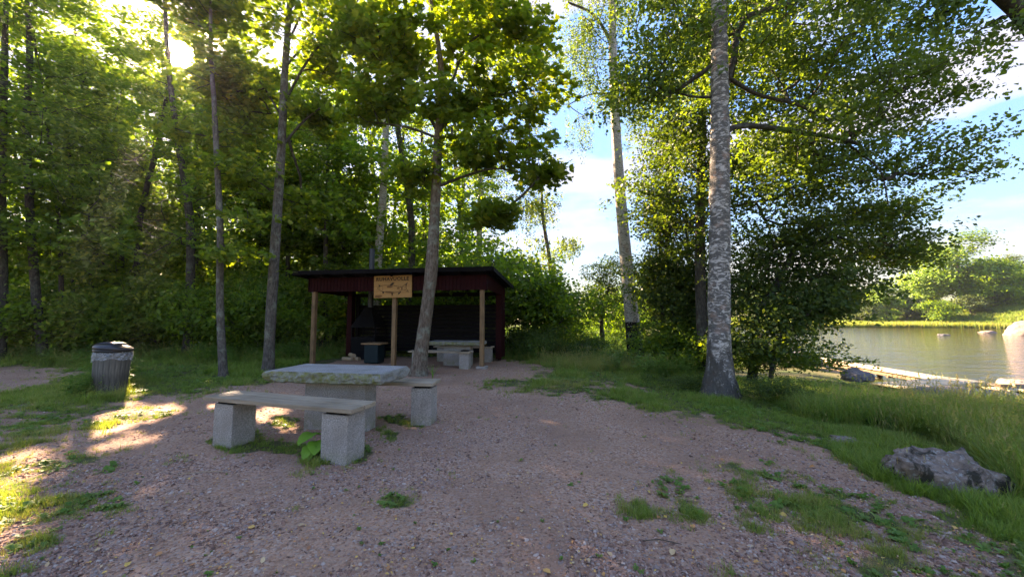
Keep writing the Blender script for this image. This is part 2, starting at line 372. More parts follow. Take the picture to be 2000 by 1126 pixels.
col = t.mix(t.ramp(k, [(0.5, 0), (0.85, 1)]), stone, soil)
col = t.mix(t.attr('sand'), col, t.mix(t.noise(g, 5, 4), (0.3, 0.22, 0.14), (0.42, 0.33, 0.22)))
hgt = t.math('ADD', t.math('MULTIPLY', vor.outputs['Distance'], -1.0), t.math('MULTIPLY', t.noise(g, 30, 4), 1.0))
M['ground'] = t.pbr(col, 0.92, t.bump(hgt, 0.55, 0.012), 0.2)
t = NT('gravel_stone'); r = t.n('ShaderNodeObjectInfo').outputs['Random']
col = t.ramp(r, [(0.0, (0.13, 0.065, 0.04)), (0.3, (0.33, 0.17, 0.11)), (0.55, (0.44, 0.265, 0.19)), (0.8, (0.28, 0.215, 0.18)), (0.97, (0.56, 0.43, 0.34))])
M['pebble'] = t.pbr(t.mix(t.math('MULTIPLY', t.noise(t.obj(), 60, 3), 0.5), col, (0.16, 0.1, 0.09)), 0.85, None, 0.25)
t = NT('river_water'); g = t.geo((0.35, 1.0, 1)); g2 = t.geo((1.0, 2.2, 1))
wv = t.math('ADD', t.math('MULTIPLY', t.noise(g, 0.9, 6, 0.55, 0.8), 1.0), t.math('MULTIPLY', t.noise(g2, 2.6, 4, 0.5), 0.22))
M['water'] = t.pbr(t.mix(t.noise(g, 0.12, 3), (0.02, 0.016, 0.008), (0.034, 0.024, 0.01)), 0.06, t.bump(wv, 1.0, 0.14), 0.5)
M['hill'] = leaf_mat('far_wood', (0.05, 0.075, 0.05), (0.07, 0.1, 0.06), (0.09, 0.12, 0.07), 0.2)
M['char_wood'] = wood('stump_wood', (0.05, 0.04, 0.03), (0.12, 0.09, 0.065), 2)
M['cut_wood'] = wood('cut_wood', (0.3, 0.2, 0.12), (0.45, 0.33, 0.2), 2)
t = NT('burnt_lettering'); M['burnt_ink'] = t.pbr((0.03, 0.014, 0.007), 0.8)
M['burnt_ink_mid'] = NT('burnt_shading').pbr((0.16, 0.065, 0.018), 0.8)
t = NT('fallen_leaf'); r = t.n('ShaderNodeObjectInfo').outputs['Random']
lc = [(0.0, (0.6, 0.38, 0.09)), (0.2, (0.55, 0.3, 0.1)), (0.45, (0.5, 0.22, 0.08)), (0.75, (0.28, 0.12, 0.06)), (1.0, (0.6, 0.42, 0.22))]
M['fallen'] = t.pbr(t.ramp(r, lc), 0.7, None, 0.25)

# ------------------------------------------------------------------ terrain
SH_Y = [-30, 4, 9, 12.9, 14.4, 18, 25, 40, 60, 80]
SH_X = [34, 24, 20.5, 17.4, 15.0, 16.5, 19.6, 24, 28, 31]
def shore(y): return np.interp(y, SH_Y, SH_X)
def far_shore(x): return np.interp(x, [20, 31, 60, 75, 90, 102, 130, 200], [90, 84, 82, 80, 79, 66, 58, 50])
WL = -1.0
def height(x, y):
    x = np.asarray(x, float); y = np.asarray(y, float)
    s = x - shore(y)
    z = -0.85 * sstep(-16.5, -6, s) * sstep(30, 20, y) - 1.0 * sstep(-9, 0.2, s) * (1 - sstep(30, 20, y)) - 0.17 * sstep(-4, 0.2, s) - 1.1 * sstep(0, 3, s)
    fs = y - far_shore(x)                       # far bank rises again out of the river
    up = sstep(-3, 0.5, fs)
    far = -1.0 + 0.55 * sstep(0, 4, fs) + 1.6 * sstep(4, 40, fs) + 3.0 * sstep(96, 112, x) * sstep(-2, 12, fs)
    z = np.where(s > 0.5, z * (1 - up) + far * up, z)
    z = z + 0.035 * n2(x, y, 0.7, 3, 3) * sstep(2.5, 7, np.hypot(x, y)) + 0.006 * n2(x, y, 5, 5, 2)
    z = z + 0.25 * n2(x, y, 0.12, 9, 2) * sstep(14, 26, y) * (x < 12)
    return z
PG = [[(v[0], v[1]) for v in (W(*p) for p in poly)] for poly in [
    # main gravel yard with the shelter floor
    [(-400, 800), (0, 797), (90, 800), (180, 792), (300, 775), (420, 762), (520, 748), (600, 738), (610, 712), (690, 700), (960, 697), (1040, 709), (1062, 722), (1030, 738), (965, 756),
     (1000, 766), (1110, 772), (1230, 792), (1340, 808), (1480, 846), (1620, 884), (1725, 948), (1830, 1000), (1960, 1080), (2060, 1200), (2200, 1500), (2400, 2600), (900, 6000), (-2500, 2600), (-1500, 1126)],
    [(-500, 700), (0, 714), (90, 719), (180, 727), (120, 742), (60, 757), (0, 768), (-500, 800)],     # side path
    [(1000, 748), (1090, 752), (1180, 770), (1140, 776), (1060, 762)],
    [(1150, 745), (1215, 750), (1250, 768), (1190, 762)]]]
PSP = [([(v[0], v[1]) for v in (W(*p) for p in poly)], k) for poly, k in [   # sparse green patches on gravel
    ([(0, 800), (300, 785), (330, 800), (240, 835), (90, 850), (0, 840)], 0.75),
    ([(-900, 800), (0, 800), (120, 850), (60, 900), (-900, 980)], 0.6),
    ([(-200, 880), (60, 880), (100, 930), (40, 960), (-300, 980)], 0.7),
    ([(110, 895), (180, 900), (195, 935), (140, 938)], 0.7),
    ([(-900, 1010), (50, 960), (210, 970), (230, 1005), (120, 1030), (60, 1126), (-900, 1400)], 0.45),
    ([(750, 970), (800, 968), (815, 990), (760, 996)], 0.7),
    ([(1240, 925), (1460, 900), (1640, 945), (1760, 1010), (1700, 1100), (1480, 1050), (1260, 1000)], 0.38),
    ([(1420, 985), (1500, 960), (1640, 970), (1830, 990), (2020, 1070), (2300, 1300), (2300, 2600), (1850, 1300), (1700, 1126), (1600, 1060)], 0.74),
    ([(1200, 965), (1330, 985), (1340, 1015), (1200, 1010)], 0.4),
    ([(540, 815), (592, 815), (592, 838), (545, 838)], 1.15),
    ([(735, 805), (805, 800), (810, 828), (740, 822)], 1.15),
    ([(735, 838), (780, 840), (775, 858), (735, 858)], 1.15),
    ([(410, 855), (500, 850), (640, 870), (720, 880), (730, 900), (600, 903), (520, 885), (410, 875)], 1.15),
    ([(960, 740), (1110, 740), (1260, 762), (1330, 800), (1240, 790), (1110, 772), (1000, 766)], 0.9),
]]
def cover(x, y, jit=0.24):
    x = np.asarray(x, float); y = np.asarray(y, float)
    d = np.hypot(x, y); j = jit * np.clip(d / 6, 0.45, 1.6)
    jx = x + j * n2(x, y, 1.6, 21, 4); jy = y + j * n2(x, y, 1.6, 22, 4)
    c = np.ones(x.shape)
    hit = np.zeros(x.shape)
    for q in range(4):
        ax = jx + 0.3 * j / 0.16 * n2(x, y, 4.5, 23 + q, 2); ay = jy + 0.3 * j / 0.16 * n2(x, y, 4.5, 33 + q, 2)
        h_ = np.zeros(x.shape, bool)
        for p in PG: h_ |= inpoly(ax, ay, p)
        hit += h_
    c = 1 - hit / 4
    nn = n2(x, y, 5.5, 31, 5) * 0.5 + 0.5; stray2 = None
    for p, k in PSP:
        c = np.where(inpoly(jx, jy, p) & (c < 1), np.maximum(c, np.clip(k - 0.05 + (nn - 0.5) * 1.7, 0, 0.94)), c)
    stray = n2(x, y, 2.2, 41, 3)
    return np.where(c < 0.02, 0.3 * sstep(0.55, 0.9, stray), c)
def axis(segs):
    o = []
    for a, b, n in segs: o += list(np.linspace(a, b, n, endpoint=False))
    return np.array(o + [segs[-1][1]])
gx = axis([(-500, -60, 22), (-60, -16, 44), (-16, -7, 60), (-7, 7, 160), (7, 22, 75), (22, 60, 44), (60, 160, 50), (160, 600, 22)])
gy = axis([(-60, -4, 20), (-4, 1.5, 24), (1.5, 12, 140), (12, 26, 56), (26, 60, 36), (60, 125, 60), (125, 700, 30)])
X, Y = np.meshgrid(gx, gy); Z = height(X, Y)
Z = np.where((Y > 130) , np.minimum(Z, 3.5), Z)
V = np.stack([X, Y, Z], -1).reshape(-1, 3)
nx, ny = len(gx), len(gy)
ii = (np.arange(ny - 1)[:, None] * nx + np.arange(nx - 1)[None]).ravel()
idx = np.stack([ii, ii + 1, ii + nx + 1, ii + nx], 1)
covv = cover(X, Y).ravel()
s_ = (X - shore(Y)).ravel(); sand = np.clip(sstep(-2.2, -0.6, s_ + 0.5 * n2(X, Y, 1.5, 51).ravel()), 0, 1) * (Y.ravel() < 70)
ground = link('ground', mesh_np('ground', V, np.full(len(idx), 4), idx, M['ground'], True, {'cover': ('FLOAT', covv), 'sand': ('FLOAT', sand)}))
tag(ground, kind='structure')
wm = MB().add([(12, -40, WL), (700, -40, WL), (700, 110, WL), (12, 110, WL)], [(0, 1, 2, 3)])
tag(wm.build('river_water', M['water']), kind='structure')

# ------------------------------------------------------------------ instanced ground cover
def scatter(name, label, templates, P, rot, scale, pick, tint, mat, kind='stuff', cat=None):
    """one object: template pieces and anchor points in one mesh, geometry nodes put a piece on each anchor"""
    V, cnt, idx, vid, vv = [], [], [], [], []; b = 0
    for i, (tv, tf, ta) in enumerate(templates):
        tv = np.asarray(tv, float); V.append(tv)
        for f in tf: cnt.append(len(f)); idx += [q + b for q in f]
        vid += [i] * len(tv); vv += list(ta); b += len(tv)
    n = len(P)
    V = np.concatenate(V + [P]); vid = np.array(vid + [-1] * n); vv = np.array(vv + [0] * n)
    z0 = np.zeros(b)
    at = {'vid': ('INT', vid), 'v': ('FLOAT', vv), 'rotv': ('FLOAT_VECTOR', np.concatenate([np.zeros((b, 3)), rot])),
          'scl': ('FLOAT', np.concatenate([z0, scale])), 'pick': ('INT', np.concatenate([z0, pick])), 'tint': ('FLOAT', np.concatenate([z0, tint]))}
    me = mesh_np(name, V, cnt, idx, mat, False, at)
    o = link(name, me); tag(o, label, cat, kind=kind)
    ng = bpy.data.node_groups.new(name, 'GeometryNodeTree')
    ng.interface.new_socket('Geometry', in_out='INPUT', socket_type='NodeSocketGeometry')
    ng.interface.new_socket('Geometry', in_out='OUTPUT', socket_type='NodeSocketGeometry')
    N, L = ng.nodes, ng.links
    gi, go = N.new('NodeGroupInput'), N.new('NodeGroupOutput')
    def na(nm, dt):
        a = N.new('GeometryNodeInputNamedAttribute'); a.data_type = dt; a.inputs['Name'].default_value = nm; return a.outputs[0]
    def eq(sock, k):
        c = N.new('FunctionNodeCompare'); c.data_type = 'INT'; c.operation = 'EQUAL'
        L.new(sock, c.inputs[2]); c.inputs[3].default_value = k; return c.outputs[0]
    vid_, pk_, rt_, sc2 = na('vid', 'INT'), na('pick', 'INT'), na('rotv', 'FLOAT_VECTOR'), na('scl', 'FLOAT')
    def sep(k):
        s = N.new('GeometryNodeSeparateGeometry'); s.domain = 'POINT'; L.new(gi.outputs[0], s.inputs[0]); L.new(eq(vid_, k), s.inputs[1]); return s.outputs[0]
    mp_ = N.new('GeometryNodeMeshToPoints'); L.new(sep(-1), mp_.inputs[0])
    j = N.new('GeometryNodeJoinGeometry')
    for i in range(len(templates)):
        ip = N.new('GeometryNodeInstanceOnPoints'); L.new(mp_.outputs[0], ip.inputs['Points']); L.new(sep(i), ip.inputs['Instance'])
        L.new(eq(pk_, i), ip.inputs['Selection']); L.new(rt_, ip.inputs['Rotation']); L.new(sc2, ip.inputs['Scale'])
        L.new(ip.outputs[0], j.inputs[0])
    L.new(j.outputs[0], go.inputs[0])
    md = o.modifiers.new('scatter', 'NODES'); md.node_group = ng
    return o

def tuft(rng, n, h, spread, bend, w, seg=3, seed_head=False):
    v, f, a = [], [], []
    for _ in range(n):
        an = rng.uniform(0, 6.28); r0 = spread * rng.uniform(0, 1) ** 0.5; x, y = r0 * math.cos(an), r0 * math.sin(an)
        d = an + rng.normal(0, 0.8); hh = h * rng.uniform(0.5, 1.1); bb = bend * rng.uniform(0.3, 1.3) * hh; ww = w * rng.uniform(0.6, 1.2)
        px, py = -math.sin(d) * ww, math.cos(d) * ww; b = len(v); val = rng.uniform(0, 1)
        for k in range(seg + 1):
            t = k / seg; cx = x + math.cos(d) * bb * t * t; cy = y + math.sin(d) * bb * t * t; cz = hh * (t - 0.25 * (bb / hh) * t * t) - 0.01
            s = 1 - t ** 1.5
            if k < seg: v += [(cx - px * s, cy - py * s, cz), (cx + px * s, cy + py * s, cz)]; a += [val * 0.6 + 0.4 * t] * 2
            else: v.append((cx, cy, cz)); a.append(1)
        for k in range(seg - 1): f.append((b + 2 * k, b + 2 * k + 1, b + 2 * k + 3, b + 2 * k + 2))
        f.append((b + 2 * seg - 2, b + 2 * seg - 1, b + 2 * seg))
        if seed_head and rng.uniform() < 0.5:
            q = len(v); c = v[b + 2 * seg]
            for m in range(6):
                aa = rng.uniform(0, 6.28); z = c[2] - 0.02 * m
                v += [(c[0], c[1], z), (c[0] + 0.025 * math.cos(aa), c[1] + 0.025 * math.sin(aa), z + 0.03), (c[0] + 0.02 * math.cos(aa + .5), c[1] + 0.02 * math.sin(aa + .5), z + 0.012)]
                a += [1, 1, 1]; f.append((q + 3 * m, q + 3 * m + 1, q + 3 * m + 2))
    return v, f, a
def rosette(rng, n, L_, wd, up):
    v, f, a = [], [], []
    for k in range(n):
        an = 2.4 * k + rng.normal(0, 0.3); l = L_ * rng.uniform(0.6, 1.1); c, s = math.cos(an), math.sin(an); e = up * rng.uniform(0.4, 1.2)
        b = len(v); val = rng.uniform(0.2, 1)
        for (t, ww) in ((0.05, 0.1), (0.35, 0.8), (0.7, 1.0), (1.0, 0.0)):
            z = e * l * math.sin(t * 1.9); r = l * t
            if ww: v += [(c * r + s * wd * ww, s * r - c * wd * ww, z + 0.01), (c * r - s * wd * ww, s * r + c * wd * ww, z + 0.01)]; a += [val, val]
            else: v.append((c * r, s * r, z * 0.9)); a.append(val)
        f += [(b, b + 1, b + 3, b + 2), (b + 2, b + 3, b + 5, b + 4), (b + 4, b + 5, b + 6)]
    return v, f, a
def herb(rng, hh, n_st=3, lf=0.06):
    v, f, a = [], [], []
    for s in range(n_st):
        an = rng.uniform(0, 6.28); lean = rng.uniform(0.05, 0.35); h = hh * rng.uniform(0.6, 1.1); x0, y0 = rng.normal(0, 0.04, 2)
        dx, dy = math.cos(an) * lean, math.sin(an) * lean
        b = len(v); v += [(x0 - .003, y0, 0), (x0 + .003, y0, 0), (x0 + dx * h, y0 + dy * h, h)]; a += [0.3] * 3; f.append((b, b + 1, b + 2))
        for k in range(int(h / 0.035)):
            t = (k + 1) / int(h / 0.035); c = (x0 + dx * h * t, y0 + dy * h * t, h * t); aa = k * 2.2 + rng.normal(0, 0.4)
            l = lf * (1.25 - 0.6 * t) * rng.uniform(0.7, 1.2); dz = rng.uniform(-0.3, 0.35); co, si = math.cos(aa), math.sin(aa); wl = l * 0.3; q = len(v); val = rng.uniform(0, 1)
            v += [c, (c[0] + co * l * .5 + si * wl, c[1] + si * l * .5 - co * wl, c[2] + dz * l * .6 + .006), (c[0] + co * l, c[1] + si * l, c[2] + dz * l), (c[0] + co * l * .5 - si * wl, c[1] + si * l * .5 + co * wl, c[2] + dz * l * .6 + .006)]
            a += [val] * 4; f.append((q, q + 1, q + 2)); f.append((q, q + 2, q + 3))
    return v, f, a
rng = np.random.default_rng(11)
def polar_pts(n, y0, y1, xr=(-1.55, 1.55), pw=1.0):
    """random ground positions, denser close to the viewer's end of the yard"""
    u = rng.uniform(0, 1, n)
    if pw == 1.0: yy = y0 * (y1 / y0) ** u
    else: yy = (y0 ** pw + u * (y1 ** pw - y0 ** pw)) ** (1 / pw)
    xx = rng.uniform(xr[0], xr[1], n) * yy
    return xx, yy
# forbid zones: shelter floor, table and bench piers handled by z only
def zone(px, k=None): return [(v[0], v[1]) for v in (W(*p) for p in px)]
TALL = [(zone([(1480, 745), (1540, 715), (1700, 740), (1830, 775), (2100, 800), (2500, 900), (2500, 1080), (1990, 985), (1940, 890), (1790, 850), (1640, 830), (1520, 800)]), 0.52),
        (zone([(150, 790), (180, 735), (260, 735), (265, 788)]), 0.30),
        (zone([(-600, 700), (0, 712), (180, 724), (200, 700), (430, 712), (520, 712), (690, 697), (700, 672), (-600, 660)]), 0.42),
        (zone([(985, 706), (1040, 706), (1080, 722), (1180, 726), (1400, 722), (1420, 700), (1330, 680), (1100, 640), (985, 655)]), 0.42),
        (zone([(1250, 745), (1380, 730), (1380, 700), (1240, 702)]), 0.38),
        (zone([(430, 770), (440, 745), (500, 740), (510, 765)]), 0.1)]
def tallness(x, y):
    j = 0.2; jx = x + j * n2(x, y, 1.2, 61, 2); jy = y + j * n2(x, y, 1.2, 62, 2); h = np.full(x.shape, 0.07)
    for p, k in TALL: h = np.where(inpoly(jx, jy, p), k, h)
    h = np.where((y > 16) & (x < 11), 0.4, h)
    return h
def free(x, y):   # not inside shelter or river
    ok = (x - shore(y)) < -0.4
    for (a, b) in SHEL: pass
    return ok
SHEL = []
trng = np.random.default_rng(5)
short_t = [tuft(trng, 11, 0.10, 0.045, 0.7, 0.0032, 2) for _ in range(4)]
tall_t = [tuft(trng, 12, 1.0, 0.10, 0.75, 0.007, 4, i > 1) for i in range(4)]
O_SH = np.array([-0.9, 11.2]); A_SH = math.atan2(0.176, 0.985)      # shelter frame: u to the left, v to the back
U_ = np.array([-math.cos(A_SH), math.sin(A_SH)]); V_ = np.array([math.sin(A_SH), math.cos(A_SH)])
def in_shelter(x, y, m=0.0):
    dx, dy = x - O_SH[0], y - O_SH[1]; u = dx * U_[0] + dy * U_[1]; v = dx * V_[0] + dy * V_[1]
    return (u > -0.25 - m) & (u < 6.0 + m) & (v > -0.7 - m) & (v < 2.7 + m)
def lay(n, y0, y1, pw, xr=(-1.55, 1.55)):
    x, y = polar_pts(n, y0, y1, xr, pw)
    k = ((x - shore(y)) < -0.3) & ~in_shelter(x, y)
    return x[k], y[k]
# short turf
x, y = lay(260000, 1.7, 15, 1.0); c = cover(x, y); th = tallness(x, y)
clump = n2(x, y, 4.5, 71, 3) * 0.5 + 0.5
c2 = cover(x, y, 0.95)
keep = (rng.uniform(0, 1, len(x)) < 0.09 * ((c2 > .5) & (c < .5))) | (rng.uniform(0, 1, len(x)) < np.where(c > 0.95, 0.62, np.clip(c * 1.1 - 0.08, 0, 1) ** 1.4 * (0.22 + 0.75 * (clump > 0.42)) * 0.8))
x, y, c, th = x[keep], y[keep], c[keep], th[keep]; n = len(x)
P = np.stack([x, y, height(x, y)], 1)
dry = np.clip(0.35 * n2(x, y, 0.8, 81, 4) + 0.14 + 0.25 * (c < 0.9) + rng.normal(0, 0.2, n), 0, 0.9) * 0.75
scl = rng.uniform(0.5, 1.15, n) * np.where(c > 0.95, 1.0, 0.6) * np.where(th > 0.08, 1.5, 1) * np.where((x > 8.2) & (y > 7.7), .55, 1) * (0.7 + 0.9 * np.clip(n2(x, y, 1.3, 77, 3) + .4, 0, 1.2)) * (0.75 + 0.05 * np.clip(y, 0, 14))
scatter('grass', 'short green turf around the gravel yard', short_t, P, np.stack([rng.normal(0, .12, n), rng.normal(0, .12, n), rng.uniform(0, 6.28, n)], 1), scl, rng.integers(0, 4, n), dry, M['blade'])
# tall grass
x, y = lay(110000, 2.2, 40, 1.0); c = cover(x, y); th = tallness(x, y)
keep = (th > 0.08) & (c > 0.8) & ~((x > 8.2) & (y > 7.7) & (y < 16) & (rng.uniform(0, 1, len(x)) < .92)) & (rng.uniform(0, 1, len(x)) < np.clip(0.5 + 0.4 * n2(x, y, 0.9, 91, 3), 0.06, 1))
x, y, th = x[keep], y[keep], th[keep]; n = len(x)
P = np.stack([x, y, height(x, y)], 1)
dry = np.clip(0.5 * n2(x, y, 0.5, 95, 4) + .05 + rng.normal(0, 0.22, n), 0, 0.9)
dry = np.where((x > 5.4) & (y < 11), dry * 0.5, dry)
dry = np.where((x > -0.3) & (x < 6.2) & (y > 10), np.clip(dry + 0.4, 0, 0.9), dry)
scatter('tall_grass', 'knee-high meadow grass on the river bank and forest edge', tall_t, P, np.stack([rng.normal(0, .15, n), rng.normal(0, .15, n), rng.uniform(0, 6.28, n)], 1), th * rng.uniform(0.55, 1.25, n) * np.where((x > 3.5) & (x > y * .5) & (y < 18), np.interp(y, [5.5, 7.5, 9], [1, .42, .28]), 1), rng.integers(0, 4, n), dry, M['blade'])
# dry seed stalks standing above the grass
st_t = []
for _ in range(4):
    v, f, a = tuft(trng, 4, 1.0, 0.08, 0.35, 0.0035, 4)
    for q in [v[k] for k in range(8, len(v), 9)]:
        for m in range(9):
            aa = trng.uniform(0, 6.28); z = q[2] - 0.018 * m; b = len(v); l = .022 + .002 * m
            v += [(q[0], q[1], z), (q[0] + l * math.cos(aa), q[1] + l * math.sin(aa), z + 0.03), (q[0] + .006, q[1], z + 0.02)]; a += [1, 1, 1]; f.append((b, b + 1, b + 2))
    st_t.append((v, f, a))
x, y = lay(16000, 2.4, 22, 1.0, (-1.5, 1.5)); c = cover(x, y); th = tallness(x, y)
keep = (c > .9) & ~((x > y * .6) & (y > 6.8)) & (((th > 0.3) & (rng.uniform(0, 1, len(x)) < np.clip(.45 + n2(x, y, .8, 93, 3), .05, 1))) | ((x > 0) & (y > 8) & (rng.uniform(0, 1, len(x)) < .25)) | (rng.uniform(0, 1, len(x)) < .03))
x, y, th = x[keep], y[keep], th[keep]; n = len(x)
scatter('dry_grass_stalks', 'straw-coloured seed stalks standing above the bank grass', st_t, np.stack([x, y, height(x, y)], 1), np.stack([rng.normal(0, .2, n), rng.normal(0, .2, n), rng.uniform(0, 6.28, n)], 1),
        np.clip(th * 1.35, .3, .62) * rng.uniform(.6, 1.2, n) * np.where((x > y * .5) & (y > 6.5), .3, 1), rng.integers(0, 4, n), np.clip(rng.normal(.75, .15, n), .2, 1), M['blade'])
# low broad-leaved weeds
ros = [rosette(trng, 7, 0.085, 0.022, 0.5) for _ in range(3)] + [rosette(trng, 12, 0.05, 0.016, 0.9) for _ in range(2)]
x, y = lay(60000, 1.7, 14, 1.0); c = cover(x, y); cl = n2(x, y, 1.4, 101, 3)
keep = ((c > 0.3) & (cl > -0.1) & (rng.uniform(0, 1, len(x)) < np.where(c > .95, .5, .16))) | (rng.uniform(0, 1, len(x)) < 0.006)
x, y, c = x[keep], y[keep], c[keep]; n = len(x)
scatter('weeds', 'low clover and plantain leaves in the turf', ros, np.stack([x, y, height(x, y)], 1), np.stack([rng.normal(0, .15, n), rng.normal(0, .15, n), rng.uniform(0, 6.28, n)], 1),
        rng.uniform(0.4, 1.0, n) * (0.6 + 0.06 * y) * np.where(c < .3, .55, 1), rng.integers(0, 5, n), np.clip(rng.normal(0.03, 0.1, n), 0, .5), M['herb'])
# leafy herbs: forest floor, bank
hb = [herb(trng, 0.55, 4, 0.1) for _ in range(3)] + [herb(trng, 0.4, 6, 0.07) for _ in range(2)]
x, y = lay(90000, 4, 42, 1.0); c = cover(x, y); th = tallness(x, y); cl = n2(x, y, 0.8, 111, 3)
keep = (c > 0.9) & (th > 0.25) & (rng.uniform(0, 1, len(x)) < np.clip(0.3 + 0.8 * cl + 0.25 * (y > 14.5), 0.0, 0.9))
keep &= ~((x > 4.2) & (y < 17) & (x > y * .55) & (rng.uniform(0, 1, len(x)) < .6))
x, y = x[keep], y[keep]; n = len(x)
scatter('undergrowth', 'leafy herbs and nettles under the trees', hb, np.stack([x, y, height(x, y)], 1), np.stack([rng.normal(0, .15, n), rng.normal(0, .15, n), rng.uniform(0, 6.28, n)], 1),
        rng.uniform(0.5, 1.3, n) * np.where((x > 3.5) & (x > y * .5) & (y < 17), .5, 1), rng.integers(0, 5, n), np.clip(rng.normal(0.0, 0.06, n), 0, .4), M['herb'])
# gravel stones
pb = []
for k in range(6):
    pr = np.random.default_rng(k + 40); ph = np.sort(pr.uniform(0, 6.28, 6)); 
    b0 = [(math.cos(a) * pr.uniform(.75, 1.1), math.sin(a) * pr.uniform(.5, .8), -0.1) for a in ph]
    t0 = [(q[0] * pr.uniform(.55, .9), q[1] * pr.uniform(.55, .9), pr.uniform(0.25, 0.5)) for q in b0]
    pb.append((b0 + t0, [tuple(range(6, 12))] + [(i, (i + 1) % 6, (i + 1) % 6 + 6, i + 6) for i in range(6)], [0.5] * 12))
x, y = polar_pts(190000, 1.5, 12, (-1.55, 1.5), -0.5); c = cover(x, y)
pn = n2(x, y, 1.3, 121, 4) * 0.5 + 0.5
keep = (c < 0.75) & (rng.uniform(0, 1, len(x)) < np.clip(pn * 2.4 - 0.55, 0.1, 1))
x, y = x[keep], y[keep]; n = len(x)
sz = np.clip(rng.lognormal(math.log(0.0105), 0.42, n), 0.004, 0.03)
P = np.stack([x, y, height(x, y) + 0.0], 1)
scatter('gravel', 'reddish crushed gravel of the yard', pb, P, np.stack([rng.normal(0, .22, n), rng.normal(0, .22, n), rng.uniform(0, 6.28, n)], 1), sz, rng.integers(0, 6, n), np.zeros(n), M['pebble'])

# ------------------------------------------------------------------ trees
DIAM = (np.array([(0, 0, 0), (.5, .36, .08), (1, 0, -.03), (.5, -.36, .08)]), [(0, 1, 2), (0, 2, 3)])
BIRCH = (np.array([(0, 0, 0), (.3, .4, .05), (1, 0, -.08), (.3, -.4, .05)]), [(0, 1, 2), (0, 2, 3)])
_r = [(0.0, 0.0), (0.15, 0.42), (0.42, 0.62), (0.5, 0.3), (0.85, 0.42), (0.74, 0.15), (1.1, 0.0), (0.74, -0.15), (0.85, -0.42), (0.5, -0.3), (0.42, -0.62), (0.15, -0.42)]
MAPLE = (np.array([(x, y, 0.10 * abs(y) - 0.08 * x * x) for x, y in _r]), [(0, 1, 2, 3), (0, 3, 4, 5), (0, 5, 6), (0, 6, 7), (0, 7, 8, 9), (0, 9, 10, 11)])
LT = {'diam': DIAM, 'birch': BIRCH, 'maple': MAPLE}
# gaps in the canopy through which the morning sun reaches the yard: (ground point, radius of the gap)
GAPS = [(W(*p[:2], p[2]), p[3]) for p in [
    (285, 806, 0, .42), (215, 826, 0, .40), (330, 795, 0, .3), (250, 790, 0, .3), (30, 905, 0, .34), (-60, 960, 0, .5), (10, 1010, 0, .3), (60, 930, 0, .22), (-40, 1060, 0, .4),
    (500, 815, 0, .26), (540, 800, 0, .26), (250, 855, 0, .22), (180, 880, 0, .2), (470, 765, .6, .2), (560, 830, 0, .2), (300, 850, 0, .2), (225, 668, 1.05, .25), (420, 790, 0, .22), (620, 815, 0, .15),
    (250, 770, .0, .28), (150, 860, 0, .2)]]
SUNHOLE = [(np.array([0, 0, H]) , 0.16), (np.array([-.5, 0, H + .35]), 0.12)]
def carve(P):
    k = np.ones(len(P), bool)
    for G, r in GAPS + SUNHOLE:
        d = P - G; t = d @ SUN; q = np.linalg.norm(d - t[:, None] * SUN, axis=1)
        k &= ~((q < r) & (t > 2.0))
    # open sky round the sun as seen from the yard
    d = P - np.array([0, 0, H]); dn = d / np.linalg.norm(d, axis=1)[:, None]
    ang = np.degrees(np.arccos(np.clip(dn @ SUN, -1, 1)))
    k &= ~((ang < 0.62) | (ang < 0.8 + 1.0 * vnoise(dn * 25, 3)))
    return k
def leaves(name, P, Nn, S, tmpl, mat, rng, do_carve=True, vshift=0.0):
    if do_carve:
        k = carve(P); P, Nn, S = P[k], Nn[k], S[k]
    n = len(P); tv, tf = LT[tmpl]
    Nn = Nn / np.linalg.norm(Nn, axis=1)[:, None]
    a = rng.normal(0, 1, (n, 3)); T = np.cross(Nn, a); T /= np.linalg.norm(T, axis=1)[:, None]; B = np.cross(Nn, T)
    V = P[:, None] + S[:, None, None] * (tv[None, :, 0:1] * T[:, None] + tv[None, :, 1:2] * B[:, None] + tv[None, :, 2:3] * Nn[:, None])
    m = len(tv); off = (np.arange(n) * m)[:, None]
    fl = [q for f in tf for q in f]; idx = (off + np.array(fl)[None]).ravel(); cnt = np.tile([len(f) for f in tf], n)
    v = np.clip(rng.normal(0.45 + vshift, 0.27, n), 0, 1)
    return mesh_np(name, V.reshape(-1, 3), cnt, idx, mat, False, {'v': ('FLOAT', np.repeat(v, m))})
def smooth_line(pts, rad, n):
    pts = np.asarray(pts, float); rad = np.asarray(rad, float)
    t = np.concatenate([[0], np.cumsum(np.linalg.norm(np.diff(pts, axis=0), axis=1))]); t /= t[-1]
    tt = np.linspace(0, 1, n); out = np.zeros((n, 3))
    P = np.vstack([2 * pts[0] - pts[1], pts, 2 * pts[-1] - pts[-2]])
    for i, q in enumerate(tt):
        k = min(max(np.searchsorted(t, q, side='right') - 1, 0), len(pts) - 2); f = (q - t[k]) / (t[k + 1] - t[k])
        a, b, c, d = P[k], P[k + 1], P[k + 2], P[k + 3]
        out[i] = 0.5 * (2 * b + (c - a) * f + (2 * a - 5 * b + 4 * c - d) * f * f + (3 * b - a - 3 * c + d) * f ** 3)
    return out, np.interp(tt, t, rad)
